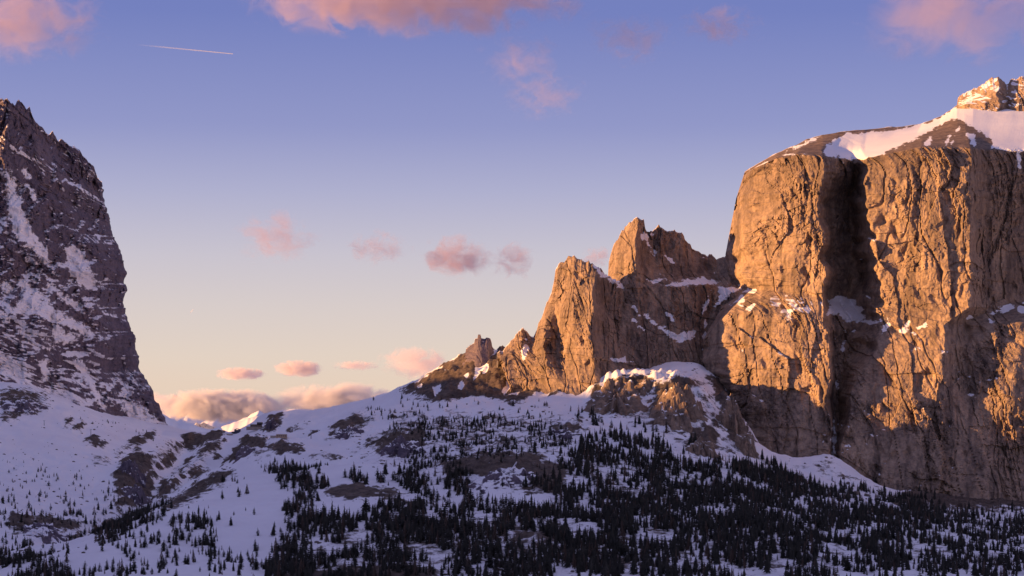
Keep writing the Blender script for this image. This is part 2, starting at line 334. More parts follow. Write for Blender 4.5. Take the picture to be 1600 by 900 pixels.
# bare earth, scree and rock showing through the snow: (polygon, strength, softness, nearest, farthest)
BARE = [
 ([(178,742),(192,722),(212,704),(238,716),(234,734),(205,764),(186,778)],1,4,2600,4000),
 ([(182,790),(205,770),(236,740),(240,765),(232,785),(206,792)],1,4,2600,4000),
 ([(206,690),(242,678),(240,684),(214,698)],.9,4,2800,4400),
 ([(244,772),(252,748),(278,765),(262,775),(250,785)],.9,4,2600,4000),
 ([(286,683),(300,682),(352,677),(340,684),(312,697),(296,706),(290,700)],1,3,3000,4500),
 ([(300,715),(320,695),(352,690),(340,702),(318,715)],.8,4,3000,4500),
 ([(352,722),(386,685),(418,686),(400,704),(372,722)],1,3,2900,4500),
 ([(380,718),(430,690),(478,700),(470,712),(430,712),(395,722)],.62,5,2600,4500),
 ([(410,700),(440,690),(475,700),(478,708),(445,712)],.8,4,2600,4500),
 ([(245,800),(275,780),(318,752),(362,737),(366,744),(330,765),(290,785),(258,800)],.85,5,1900,3600),
 ([(296,745),(312,730),(324,735),(312,752)],.9,4,2400,3600),
 ([(412,674),(424,652),(438,649),(434,663),(420,674)],1,3,3000,4500),
 ([(445,672),(480,662),(474,672),(450,676)],.65,4,3000,4500),
 ([(505,684),(530,662),(552,651),(582,655),(572,668),(548,680),(525,688)],.85,5,2600,4500),
 ([(570,690),(600,678),(630,672),(664,668),(668,700),(640,712),(600,712),(575,704)],.8,6,2300,3600),
 ([(480,712),(520,712),(540,716),(520,720),(490,718)],.7,4,2300,3200),
 ([(508,770),(525,763),(560,758),(585,766),(640,772),(580,778),(540,779)],.95,3,1900,2700),
 ([(590,776),(640,780),(675,786),(640,788)],.7,3,1800,2700),
 ([(628,614),(690,578),(744,545),(800,545),(850,560),(905,570),(875,612),(800,632),(760,622),(700,622),(684,632),(660,620)],1,4,2700,3500),
 ([(600,640),(700,640),(880,650),(900,690),(870,720),(700,720),(620,700)],.56,10,2300,3000),
 ([(540,690),(640,655),(700,690),(720,760),(640,760),(560,730)],.45,12,2100,3000),
 ([(690,720),(780,708),(840,712),(890,735),(870,772),(790,765),(740,745),(700,745)],.95,8,2000,2700),
 ([(918,640),(930,605),(975,592),(1012,590),(1018,604),(990,632),(962,652),(945,640)],.95,6,2600,3200),
 ([(1018,640),(1035,602),(1060,590),(1078,602),(1084,630),(1104,650),(1070,662),(1030,655)],1,6,2600,3200),
 ([(1072,692),(1080,672),(1110,665),(1125,682),(1118,705),(1090,715)],.85,6,2400,3200),
 ([(1050,664),(1100,655),(1130,650),(1140,670),(1100,672)],.7,6,2400,3200),
 ([(1108,590),(1128,600),(1160,650),(1178,700),(1165,712),(1140,690),(1130,650)],.95,5,2500,3300),
 ([(905,640),(930,598),(1010,585),(1090,580),(1180,700),(1175,720),(1080,715),(1000,660),(940,655)],.58,10,2400,3200),
 ([(1228,728),(1290,716),(1330,740),(1380,766),(1330,762),(1270,740)],.5,8,2400,3000),
 ([(1395,792),(1420,768),(1480,770),(1520,772),(1560,750),(1600,780),(1640,795),(1500,797)],.95,5,2500,3000),
 ([(850,668),(905,660),(915,672),(890,682),(855,680)],.8,5,2300,3000),
 ([(430,900),(460,880),(540,885),(580,880),(680,885),(690,910),(430,920)],.8,8,1500,2200),
 ([(790,860),(800,820),(860,830),(880,850),(840,868)],.75,8,1700,2400),
 ([(910,885),(930,865),(985,868),(980,890)],.75,8,1600,2400),
 ([(1000,800),(700,800),(500,830),(420,900),(1250,905),(1480,850),(1250,790),(1100,720),(900,700),(860,790)],.52,12,1500,2700),
 ([(1250,745),(1480,800),(1620,800),(1620,910),(1250,905)],.45,12,1500,2700),
 ([(8,822),(20,805),(58,812),(80,806),(104,816),(132,822),(120,834),(90,828),(70,838),(30,832)],.8,4,2100,3000),
 ([(0,612),(40,606),(75,620),(70,640),(20,656),(0,656)],.72,6,3000,4000),
 ([(225,715),(262,690),(300,690),(292,706),(262,722),(240,735)],.58,6,2800,4200),([(262,735),(300,715),(330,716),(300,742),(275,755)],.5,6,2700,4000),([(180,700),(215,690),(200,712),(182,722)],.55,5,2800,4200),
 ([(75,640),(140,640),(210,672),(180,690),(130,660)],.36,10,3000,4200),
 ([(96,662),(112,655),(118,662),(106,668)],.9,3,3000,4000),([(114,672),(128,658),(132,664),(126,678)],.9,3,3000,4000),
 ([(134,690),(146,684),(166,696),(150,700)],.85,3,2900,4000),([(140,712),(170,716),(176,730),(150,724)],.6,5,2800,4000),
 ([(0,700),(120,700),(200,760),(150,850),(0,870)],.26,14,2100,3300),
]
SCREE_SNOW = [[(738,598),(745,568),(775,546),(778,550),(762,566),(752,585)],[(752,585),(762,572),(764,580),(756,588)],[(783,615),(800,590),(822,562),(845,548),(840,560),(818,580),(800,602),(788,622)],
 [(800,602),(815,588),(850,566),(895,556),(890,566),(850,578),(822,596),(806,606)],[(715,608),(722,596),(726,606),(720,614)],[(676,610),(688,602),(690,612),(680,622)],[(724,590),(732,588),(730,596)],[(790,622),(822,606),(830,604),(808,622)],[(652,608),(660,602),(658,610)],[(692,580),(702,579),(700,583)],[(806,634),(850,610),(870,606),(850,628)]]
def bare_mask(px, py, Y):
    j = fbm(px / 22, py / 9, 0, 5, 71, .6) * 6.0
    m = np.zeros(px.shape)
    for poly, s, soft, y0, y1 in BARE:
        P = np.array(poly); sel = (Y > y0) & (Y < y1) & (px > P[:, 0].min() - 40) & (px < P[:, 0].max() + 40) & (py > P[:, 1].min() - 40) & (py < P[:, 1].max() + 40)
        if sel.any():
            v = np.clip(0.5 - (poly_sd(px[sel], py[sel], poly) - 2.5 + j[sel]) / (soft * 1.9 + 2) * 0.5, 0, .84 if s < .8 else .98) * s
            m[sel] = np.maximum(m[sel], v)
    for poly in SCREE_SNOW:
        P = np.array(poly); sel = (Y > 2600) & (Y < 3500) & (px > P[:, 0].min() - 15) & (px < P[:, 0].max() + 15) & (py > P[:, 1].min() - 15) & (py < P[:, 1].max() + 15)
        if sel.any():
            m[sel] = np.minimum(m[sel], np.clip(0.5 + (poly_sd(px[sel], py[sel], poly) + j[sel] * .3) / 3 * 0.5, 0, 1))
    return m
GULLY = [[at(*p)[:2] for p in q] for q in ([(300,694,3700),(262,737,3250),(238,767,2980),(207,797,2780),(170,817,2600),(90,852,2420)], [(362,706,3500),(322,737,3250),(284,767,3020),(238,787,2850)], [(470,705,2950),(420,735,2900),(370,752,2850)])]
def ground_full(x, y, want_mask=False):
    z = ground_base(x, y)
    for kx, ky, kY, kr, kh in ((965,615,2905,42,26),(1000,600,2950,25,10),(1052,628,2850,44,28),(1095,692,2750,26,10),(1146,655,2855,34,18),(545,668,3150,40,12),(625,692,2760,45,14),(770,735,2400,70,12),(900,672,2690,35,8),(830,845,1900,40,8)):
        cx_, cy_, _ = at(kx, ky, kY)
        z = z + kh * np.exp(-(((x - cx_) / kr) ** 2 + ((y - cy_) / (kr * 1.2)) ** 2)) * (1 + .5 * fbm(x / 18, y / 18, 0, 3, 17))
    gd = np.full(np.shape(x), 1e9)
    for line in GULLY:
        for (a, b) in zip(line[:-1], line[1:]):
            ex_, ey_ = b[0] - a[0], b[1] - a[1]; t = np.clip(((x - a[0]) * ex_ + (y - a[1]) * ey_) / (ex_ * ex_ + ey_ * ey_), 0, 1)
            gd = np.minimum(gd, np.hypot(x - a[0] - t * ex_, y - a[1] - t * ey_))
    gd = gd + fbm(x / 40, y / 60, 0, 3, 33) * 10
    z = z - 15 * np.exp(-(np.maximum(gd, 0) / 24) ** 2) + 4 * np.exp(-((gd - 42) / 22) ** 2)
    z = z + ridged(x / 70, y / 150, 0, 3, 35) * 1.6
    z = z + fbm(x / 160, y / 160, 0, 4, 3) * 6 + fbm(x / 24, y / 16, 0, 4, 9) * 1.3
    px, py = project(x, y, z)
    m = bare_mask(px, py, y)
    m = np.maximum(m, .80 * np.exp(-((gd - 17) / 9) ** 2) * sstep(-.25, .25, fbm(x / 30, y / 45, 0, 3, 37)))
    rough = ridged(x / 26, y / 26, 0, 4, 15) * 4.2 + fbm(x / 8, y / 8, 0, 3, 25) * 2.4
    z = z + m * rough * np.where(y > 2500, 1.15, 0.55)
    return (z, m) if want_mask else z
cols_px = np.concatenate([np.linspace(-1600, -40, 60)[:-1], np.linspace(-40, 1640, 860), np.linspace(1640, 3200, 60)[1:]])
rows_y = np.concatenate([np.linspace(250, 1600, 40)[:-1], np.geomspace(1600, 4300, 480), np.linspace(4300, 6000, 40)[1:]])
CX, RY = np.meshgrid(cols_px, rows_y)
GX = (CX - 800) * K * np.maximum(RY, 1400); GY = RY
GZ, GM = ground_full(GX, GY, True)
ground = mesh_obj('snowy_ground', np.stack([GX, GY, GZ], -1), grid_faces(*GX.shape), M_GROUND, smooth=True, attrs={'snow': 1 - GM})
tag(ground, 'snow covered valley floor and slopes with brown earth banks', kind='structure')
# the low country that carries on to the horizon
r_, a_ = np.meshgrid(np.geomspace(3000, 90000, 40), np.linspace(0, 2 * math.pi, 97))
lowz = -420 + fbm(r_ * np.cos(a_) / 3000, r_ * np.sin(a_) / 3000, 0, 4, 90) * 90
low = mesh_obj('valley_lowland', np.stack([r_ * np.cos(a_), r_ * np.sin(a_), lowz], -1), grid_faces(97, 40), M_GROUND, smooth=True, attrs={'snow': np.full(r_.size, .8)})
tag(low, 'snowy low country reaching to the horizon', kind='structure')
def ground_at_pixel(px, py, y0=1500, y1=4400):
    Y = np.linspace(y0, y1, 900); x, _, zr = at(px, py, Y)
    g = ground_full(np.asarray(x), Y)
    hit = np.nonzero(g >= zr)[0]
    i = hit[0] if len(hit) else len(Y) - 1
    return float(x[i]), float(Y[i]), float(g[i])

# ------------------------------------------------------------------ mesa on the right
mesa_levels = [
 [(1190,300,3700),(1163,270,3150),(1185,256,3150),(1215,240,3170),(1245,225,3230),(1285,211,3270),(1310,207,3275),(1335,204,3285),(1355,203,3300),(1450,192,3390),(1505,166,3440),(1555,160,3460),(1600,158,3480),(1700,165,3500),(1850,220,3330)],
 [(1189,300,3700),(1162,272,3145),(1182,260,3100),(1213,245,3080),(1250,233,3090),(1286,227,3120),(1308,226,3160),(1333,226,3165),(1352,225,3160),(1440,211,3170),(1508,200,3175),(1548,200,3180),(1600,198,3190),(1700,205,3180),(1850,250,3200)],
 [(1188,300,3700),(1162,273,3140),(1180,262,3060),(1212,248,3015),(1245,241,2985),(1285,244,2962),(1306,247,3000),(1332,249,3050),(1350,247,2962),(1440,229,2936),(1515,231,2922),(1540,233,2975),(1600,235,2985),(1700,240,2960),(1850,280,2990)],
 [(1175,310,3700),(1150,310,3150),(1170,305,3062),(1212,300,3012),(1245,300,2980),(1284,300,2952),(1300,300,3035),(1330,300,3085),(1350,300,2956),(1440,300,2926),(1516,300,2902),(1540,300,2972),(1600,300,2985),(1700,300,2960),(1850,320,2990)],
 [(1160,400,3700),(1133,398,3150),(1160,400,3062),(1208,400,3008),(1245,400,2972),(1284,400,2944),(1298,400,3045),(1334,400,3092),(1374,400,2955),(1440,400,2922),(1514,400,2894),(1540,400,2968),(1600,400,2990),(1700,400,2960),(1850,420,2990)],
 [(1165,450,3700),(1142,450,3130),(1175,452,3045),(1212,455,2998),(1248,460,2965),(1288,462,2936),(1300,464,3040),(1338,466,3085),(1384,480,2948),(1448,480,2916),(1520,480,2888),(1545,480,2960),(1600,470,2985),(1700,480,2950),(1850,490,2990)],
 [(1130,530,3650),(1098,532,3040),(1134,492,2990),(1190,484,2950),(1242,500,2918),(1294,520,2890),(1304,515,2985),(1336,510,3030),(1376,508,2938),(1440,515,2905),(1476,508,2884),(1508,508,2925),(1600,505,2898),(1700,510,2920),(1850,520,2950)],
 [(1130,575,3650),(1097,565,3020),(1135,560,2965),(1190,560,2922),(1243,560,2890),(1298,560,2870),(1304,560,2975),(1322,560,2990),(1358,560,2902),(1420,560,2874),(1474,560,2852),(1504,560,2898),(1590,560,2862),(1700,560,2880),(1850,560,2920)],
 [(1150,640,3600),(1115,600,3000),(1145,625,2942),(1192,625,2902),(1245,625,2872),(1297,625,2845),(1302,625,2950),(1312,625,2965),(1332,625,2878),(1400,625,2856),(1472,625,2838),(1508,625,2860),(1590,625,2836),(1700,625,2850),(1850,625,2900)],
 [(1180,690,3600),(1150,675,2960),(1175,685,2905),(1210,690,2868),(1250,695,2842),(1297,700,2825),(1300,700,2880),(1305,700,2890),(1314,700,2838),(1380,700,2828),(1470,700,2818),(1550,700,2822),(1592,700,2840),(1700,700,2815),(1850,700,2880)],
 [(1200,745,3500),(1180,735,2905),(1192,740,2862),(1215,745,2835),(1250,747,2818),(1298,745,2802),(1300,745,2825),(1305,745,2835),(1312,755,2802),(1370,775,2790),(1450,790,2782),(1540,792,2780),(1600,792,2785),(1700,792,2775),(1850,792,2850)],
 [(1210,790,3500),(1185,785,2890),(1195,785,2850),(1215,790,2825),(1250,790,2805),(1298,790,2790),(1300,790,2810),(1305,790,2820),(1312,795,2790),(1370,812,2775),(1450,825,2765),(1540,830,2765),(1600,830,2770),(1700,830,2765),(1850,830,2850)]]
mesa_crest = [(1130,410),(1140,350),(1150,310),(1162,271),(1172,264),(1185,256),(1200,248),(1215,240),(1245,226),(1262,218),(1285,211),(1310,207),(1350,203),(1400,199),(1440,194),(1470,182),(1495,166),(1520,160),(1600,156),(1900,200)]
G, S, T = loft(mesa_levels, 600, 520, mesa_crest, 0.22, 1)
def mesa_snow(px, py, sn, nz, P):
    sn = np.where(py < 250, 0, sn * sstep(0.3, 0.6, fbm(px / 40, py / 40, 0, 3, 4) + 0.25) * 0.75)
    rim = np.interp(px, [1160, 1212, 1255, 1308, 1340, 1390, 1440, 1515, 1600], [273, 248, 240, 246, 249, 240, 229, 231, 235])
    cap = sstep(3, -3, py - rim + 3 + fbm(px / 12, py / 12, 0, 3, 8) * 3)
    sn = sn * (1 - cap)
    sn = patches(px, py, sn, [[(1284,238),(1296,222),(1320,210),(1410,200),(1450,192),(1500,164),(1620,150),(1620,238),(1560,236),(1545,215),(1500,185),(1485,186),(1440,212),(1400,232),(1370,246),(1340,248),(1300,246)],
      [(1222,240),(1245,227),(1282,213),(1262,224),(1240,236)],[(1222,242),(1262,238),(1250,243)],
      [(1486,228),(1492,205),(1500,196),(1494,212)],[(1474,228),(1482,214),(1486,212),(1480,228)],[(1512,210),(1522,208),(1524,228),(1514,226)],[(1445,228),(1452,214),(1456,216),(1452,228)],
      [(1588,232),(1594,232),(1594,262),(1590,256)],[(1550,230),(1560,204),(1564,230)],
      [(1296,470),(1312,462),(1330,466),(1345,480),(1350,498),(1340,502),(1322,506),(1308,492),(1294,492)],[(1340,500),(1375,503),(1385,498),(1360,508)],
      [(1374,520),(1388,502),(1392,510),(1380,522)],[(1404,520),(1420,502),(1418,516),(1408,522)],[(1436,512),(1446,504),(1448,512)],
      [(1224,492),(1240,480),(1254,476),(1240,488),(1232,496)],[(1166,484),(1180,474),(1180,480),(1170,490)],[(1160,456),(1184,450),(1178,458)],[(1140,476),(1160,462),(1156,470)],
      [(1301,720),(1300,690),(1303,650),(1306,690),(1304,722)],[(1304,600),(1308,592),(1308,606)],[(1314,545),(1318,530),(1318,548)],[(1508,488),(1522,496),(1516,498)],[(1545,498),(1560,504),(1550,505)]],
      [[(1215,238),(1245,232),(1275,222),(1290,224),(1285,236),(1250,241)]], 4.0, 5)
    return sn
def mesa_calm(px, py):
    rim = np.interp(px, [1160, 1212, 1255, 1308, 1340, 1390, 1440, 1515, 1600], [273, 248, 240, 246, 249, 240, 229, 231, 235])
    return 1 - .93 * sstep(4, -4, py - rim + 2)
def mesa_stain(px, py):
    rim = np.interp(px, [1160, 1212, 1255, 1308, 1340, 1390, 1440, 1515, 1600], [273, 248, 240, 246, 249, 240, 229, 231, 235])
    reach = 105 + 55 * fbm(px / 18, 0 * px, 0, 3, 140) + np.interp(px, [1160, 1230, 1290, 1345, 1360, 1420, 1450, 1520, 1540, 1600], [-10, -10, 60, 60, 0, -20, 30, 30, 160, 200])
    s1 = np.clip(1.05 - (py - rim) / reach, 0, 1) * .9
    return np.maximum(s1, .85 * sstep(.05, .55, fbm(px / 22, py / 130, 0, 5, 144, .6)) * sstep(0, 10, py - rim))
mesa, MP = finish_relief('mesa_mountain', G, S, T, M_GOLD, 1.0, mesa_snow, (0.70, 0.9), seed=2, calm=mesa_calm, stain=mesa_stain)
tag(mesa, 'huge flat-topped rock wall glowing orange, with a snow cap', kind='structure')
# summit crag on the snow cap
crag_levels = [
 [(1500,175,3540),(1496,158,3450),(1510,146,3440),(1528,138,3430),(1545,124,3420),(1558,121,3410),(1572,131,3430),(1590,122,3420),(1620,118,3410),(1700,130,3410)],
 [(1500,176,3540),(1495,163,3430),(1510,156,3410),(1530,152,3395),(1548,146,3382),(1560,144,3375),(1574,150,3400),(1590,145,3385),(1620,140,3375),(1700,150,3375)],
 [(1500,178,3540),(1494,168,3420),(1510,162,3395),(1530,163,3378),(1548,163,3365),(1562,162,3360),(1576,160,3390),(1592,166,3365),(1620,168,3360),(1700,170,3360)],
 [(1500,190,3540),(1494,180,3410),(1510,175,3385),(1530,176,3368),(1548,177,3355),(1562,176,3350),(1576,176,3380),(1592,180,3355),(1620,184,3350),(1700,184,3350)]]
G, S, T = loft(crag_levels, 110, 200, [(1490,165),(1496,156),(1503,147),(1515,144),(1527,138),(1538,130),(1545,124),(1553,122),(1560,121),(1568,128),(1575,131),(1582,124),(1590,123),(1596,120),(1605,123),(1640,116),(1700,130)], .3, 4, 3.0)
crag, _ = finish_relief('summit_crag', G, S, T, M_GOLD, 0.55, lambda px, py, sn, nz, P: patches(px, py, sn * .8, [[(1530,140),(1545,126),(1556,124),(1548,132),(1540,140)],[(1540,140),(1562,136),(1560,142)]], (), 4, 3), (0.6, 0.85), seed=12, back=200, parent=mesa)

# ------------------------------------------------------------------ rock towers in the middle
t2_levels = [
 [(985,400,3600),(951,430,3200),(953,402,3175),(962,378,3155),(978,356,3130),(997,342,3105),(1008,350,3135),(1018,362,3160),(1030,357,3165),(1055,365,3185),(1075,383,3195),(1100,402,3200),(1118,406,3200),(1135,404,3185),(1160,396,3170),(1200,400,3200)],
 [(985,440,3600),(949,447,3180),(952,430,3145),(963,422,3115),(978,415,3090),(994,402,3072),(1006,410,3115),(1022,420,3135),(1040,425,3140),(1060,430,3142),(1080,433,3145),(1102,436,3150),(1120,438,3158),(1142,440,3120),(1168,440,3100),(1200,440,3150)],
 [(985,455,3600),(950,456,3170),(955,452,3130),(965,448,3090),(980,448,3072),(995,447,3062),(1010,447,3082),(1025,446,3088),(1045,448,3088),(1065,449,3090),(1085,447,3094),(1105,444,3105),(1120,449,3122),(1145,456,3092),(1172,456,3078),(1200,456,3120)],
 [(985,520,3600),(950,520,3060),(955,520,3040),(965,520,3032),(985,520,3036),(1000,520,3042),(1015,520,3046),(1030,520,3052),(1048,520,3056),(1066,520,3062),(1080,520,3070),(1094,520,3085),(1104,520,3095),(1130,520,3060),(1160,520,3045),(1200,520,3080)],
 [(985,580,3600),(950,580,3020),(955,580,3010),(965,578,3005),(985,576,3008),(1000,574,3012),(1015,572,3018),(1030,571,3022),(1048,570,3028),(1066,569,3032),(1080,568,3040),(1094,566,3050),(1106,566,3060),(1130,570,3040),(1160,570,3030),(1200,570,3060)],
 [(985,640,3600),(950,640,2990),(955,640,2985),(965,640,2980),(985,640,2985),(1000,640,2990),(1015,640,2995),(1030,640,3000),(1048,640,3000),(1066,640,3005),(1080,640,3010),(1094,640,3020),(1106,640,3030),(1130,640,3020),(1160,640,3010),(1200,640,3040)]]
t2_crest = [(940,440),(949,432),(951,412),(954,400),(958,386),(965,374),(970,366),(974,361),(980,352),(986,347),(990,343),(996,342),(1001,345),(1006,344),(1008,356),(1011,361),(1018,363),(1022,358),(1029,357),(1036,359),(1043,365),(1048,365),(1055,363),(1058,368),(1066,368),(1070,377),(1078,384),(1086,392),(1096,400),(1104,402),(1112,400),(1117,406),(1119,408),(1132,404),(1137,402),(1160,396),(1200,400)]
G, S, T = loft(t2_levels, 300, 300, t2_crest, 0.25, 6, 4.0)
T2S = [[(1012,437),(1030,434),(1034,440),(1018,443)],[(1042,446),(1062,440),(1080,436),(1096,434),(1112,436),(1118,442),(1090,444),(1065,448),(1050,448)],[(1004,362),(1012,365),(1014,385),(1006,376)],[(1014,382),(1028,394),(1024,398)],[(1010,364),(1024,365),(1020,368)],[(1040,400),(1056,412),(1052,412)],
 [(1004,488),(1022,498),(1040,515),(1060,522),(1085,512),(1090,522),(1080,532),(1066,536),(1050,528),(1030,515),(1010,498)],[(990,500),(1000,505),(1006,516),(996,510)],[(986,474),(992,480),(998,492),(990,484)],[(1040,490),(1050,494),(1056,504)],[(1096,490),(1106,462),(1112,452),(1104,480)],[(1125,450),(1160,446),(1170,450),(1140,460),(1118,478)],[(1098,552),(1102,500),(1104,530)]]
tower2, _ = finish_relief('back_rock_tower', G, S, T, M_GOLD, 0.95, lambda px, py, sn, nz, P: patches(px, py, sn * .45, T2S, (), 3.5, 3), (0.72, 0.92), stain=lambda px, py: .25 + .6 * sstep(-.15, .45, fbm(px / 13, py / 60, 0, 5, 150, .6)), seed=22, back=350)
tag(tower2, 'jagged two-peaked rock tower, left edge lit orange, beside the mesa', kind='structure')
t1_levels = [
 [(790,600,3500),(776,556,3085),(800,536,3098),(818,518,3108),(832,528,3125),(850,490,3085),(866,430,3065),(895,403,3035),(930,415,3010),(955,437,3045),(985,452,3095),(1012,475,3150),(1030,500,3400)],
 [(792,600,3500),(780,562,3060),(800,548,3070),(817,538,3078),(835,534,3090),(850,504,3035),(866,480,3040),(895,460,2992),(925,462,2962),(955,476,3040),(985,488,3085),(1016,500,3130),(1030,540,3400)],
 [(795,610,3500),(785,574,3040),(802,566,3046),(818,558,3050),(834,550,3056),(850,538,2985),(868,528,3025),(893,525,2962),(925,528,2938),(952,530,3005),(985,538,3050),(1022,540,3100),(1035,580,3400)],
 [(800,620,3500),(790,588,3015),(804,582,3018),(818,574,3020),(836,566,3018),(856,562,2970),(872,562,2992),(902,568,2940),(930,575,2918),(955,578,2960),(988,576,3000),(1026,574,3050),(1038,600,3400)],
 [(810,640,3500),(796,604,2992),(808,600,2992),(822,596,2990),(838,590,2978),(858,590,2952),(880,602,2925),(905,622,2892),(930,616,2888),(955,602,2918),(990,596,2970),(1028,594,3030),(1040,620,3400)],
 [(815,660,3500),(800,660,3030),(810,660,3010),(824,660,2990),(840,655,2955),(860,650,2925),(882,660,2895),(906,672,2865),(931,665,2862),(957,655,2890),(992,650,2950),(1030,650,3010),(1042,660,3400)]]
t1_crest = [(770,565),(776,556),(785,549),(795,542),(803,532),(810,522),(816,517),(822,518),(828,526),(833,528),(838,516),(845,502),(852,484),(858,470),(862,458),(866,440),(868,424),(873,414),(882,409),(888,404),(895,402),(899,404),(904,408),(909,405),(914,410),(920,409),(924,414),(935,420),(946,430),(955,437),(970,444),(985,452),(1012,475),(1040,520)]
G, S, T = loft(t1_levels, 300, 330, t1_crest, 0.25, 9, 4.0)
T1S = [[(928,414),(945,428),(962,438),(980,450),(978,454),(955,442),(936,426)],[(815,552),(822,530),(824,548),(818,562)],[(985,470),(996,490),(992,488)],[(958,562),(985,556),(1000,560),(985,566),(964,568)]]
tower1, _ = finish_relief('front_rock_tower', G, S, T, M_GOLD, 0.95, lambda px, py, sn, nz, P: patches(px, py, sn * .3, T1S, (), 3.5, 3), (0.75, 0.95), stain=lambda px, py: .25 + .6 * sstep(-.15, .45, fbm(px / 13, py / 60, 0, 5, 150, .6)), seed=32, back=300)
tag(tower1, 'pointed rock tower with orange left face above the scree slope', kind='structure')
sp_levels = [
 [(742,560,3380),(728,548,3290),(738,540,3280),(746,527,3270),(752,528,3262),(762,533,3262),(769,538,3275),(774,552,3300),(776,560,3380)],
 [(742,566,3380),(726,554,3270),(738,549,3252),(745,545,3238),(752,545,3230),(762,546,3232),(770,548,3255),(776,556,3290),(778,565,3380)],
 [(742,580,3380),(722,562,3250),(736,560,3225),(745,560,3210),(752,561,3205),(762,561,3210),(771,560,3240),(778,562,3280),(780,570,3380)],
 [(742,600,3380),(718,580,3230),(735,580,3200),(745,580,3190),(752,580,3185),(763,580,3190),(772,580,3220),(780,580,3260),(782,590,3380)]]
G, S, T = loft(sp_levels, 70, 90, [(720,553),(728,547),(735,541),(741,538),(742,531),(746,530),(747,524),(751,524),(752,530),(758,531),(760,529),(766,530),(768,536),(769,543),(774,552),(780,560)], .3, 11)
spire, _ = finish_relief('rock_pinnacle', G, S, T, M_GREY_HAZED, 0.4, None, (0.85, 0.98), seed=42, back=120)
tag(spire, 'small square-topped rock pinnacle on the dark scree ridge', kind='structure')

# ------------------------------------------------------------------ rock outcrops standing out of the snow
def outcrop(label, px, py, wpx, hpx, mat, seed, deep=1.3, snow=.58, y0=2000, y1=3300, skew=0.0):
    x0, yy, z0 = ground_at_pixel(px, py, y0, y1); rx = wpx * .5 * K * yy; h = hpx * K * yy * .72
    u, v = np.meshgrid(np.linspace(0, 2 * math.pi, 91), np.linspace(0, 1, 42))
    lob = 1 + .55 * fbm(np.cos(u) * 1.9, np.sin(u) * 1.9, seed * 3.1, 5, 210, .62)
    X = np.cos(u) * v * rx * lob; Yy = np.sin(u) * v * rx * deep * lob
    Z = h * np.clip(1 - v ** 1.7, 0, 1) ** .9 * (1 + .7 * fbm(X / 16, Yy / 16, seed, 4, 215)) + skew * X
    xx, zz = X + .6 * Yy, Z + .15 * Yy
    d = facets((xx + fbm(X / 12, Z / 12, 0, 2, 219) * 4) / 9, zz / 14, seed + 300, 2.0, 3.5, 2.2, .9) + facets(xx / 3.6, zz / 5, seed + 301, .8, 1.8, 1.2, .4)
    X += np.cos(u) * d * .8; Yy += np.sin(u) * d * .8; Z += d * .5 * (1 - v)
    g = ground_full(X + x0, Yy + yy)
    P = np.stack([X + x0, Yy + yy, g + Z - 1.5 - 3 * v ** 3], -1)
    n = grid_normals(blur(P, 1)); sn = sstep(.62, .92, np.abs(n[..., 2])) * snow + .42 * sstep(0, .7, fbm(X / 12, Yy / 12 + Z / 9, seed, 4, 230) + .1)
    o = mesh_obj('rock_outcrop', P, grid_faces(42, 91)[:, ::-1], mat, attrs={'snow': sn, 'stain': np.full(P.shape[:2], .45)})
    return tag(o, label, kind='structure')
for k_, a in enumerate([('broad craggy rock knoll below the front tower', 962, 632, 92, 36, M_GOLD), ('craggy rock knoll below the snow apex', 1058, 652, 84, 50, M_GOLD), ('small rock rib left of the snow apex', 1005, 606, 34, 12, M_GOLD),
  ('low rock outcrop above the centre forest', 1096, 708, 56, 30, M_GOLD), ('rock rib along the foot of the lower buttress', 1146, 668, 40, 52, M_GOLD), ('rock rib at the mesa foot above the trees', 1166, 704, 36, 34, M_GOLD),
  ('brown rock face beside the snow bowl', 628, 706, 74, 24, M_GREY_HAZED), ('rock rib below the pass hill crest', 545, 680, 56, 14, M_GREY_HAZED), ('brown moraine hump in mid forest', 780, 752, 120, 20, M_GREY_HAZED),
  ('dark rock step on the pass hill', 427, 668, 20, 14, M_GREY_HAZED), ('brown gully bank below the left slope', 210, 740, 44, 18, M_GREY_HAZED), ('lower brown gully bank', 214, 780, 46, 22, M_GREY_HAZED), ('dark bank below the pass buildings', 384, 712, 44, 14, M_GREY_HAZED), ('low rock rib on the bench', 880, 680, 56, 10, M_GREY_HAZED),
  ('rock band at the foot of the left slope', 70, 828, 96, 12, M_GREY_HAZED), ('rubble hump under the massif', 36, 640, 70, 14, M_GREY_HAZED)]):
    outcrop(*a, 60 + k_, y1=4200 if a[1] < 460 else 3300)

# ------------------------------------------------------------------ massif on the left
ms_levels = [
 [(-700,500,4500),(-500,330,4300),(-250,220,4100),(-60,165,3990),(4,156,3985),(30,157,4060),(75,209,4160),(120,235,4260),(160,290,4380),(150,300,4900)],
 [(-700,540,4400),(-500,420,4200),(-250,340,4000),(-60,320,3910),(0,320,3940),(45,325,4015),(90,330,4110),(130,335,4230),(171,340,4400),(150,345,4900)],
 [(-700,580,4300),(-500,500,4100),(-250,450,3930),(-60,450,3855),(0,450,3890),(50,450,3965),(100,450,4060),(150,450,4200),(197,450,4400),(170,450,4900)],
 [(-700,600,4250),(-500,560,4050),(-250,540,3880),(-60,540,3800),(0,550,3830),(55,560,3905),(110,562,4000),(165,562,4150),(216,560,4390),(190,560,4900)],
 [(-700,620,4200),(-500,590,4000),(-250,570,3840),(-60,562,3780),(0,580,3800),(60,608,3870),(115,630,3960),(175,655,4090),(262,662,4330),(240,665,4900)],
 [(-700,680,4150),(-500,660,3950),(-250,640,3800),(-60,640,3730),(0,650,3750),(60,670,3820),(115,690,3910),(178,700,4050),(285,715,4300),(260,715,4900)]]
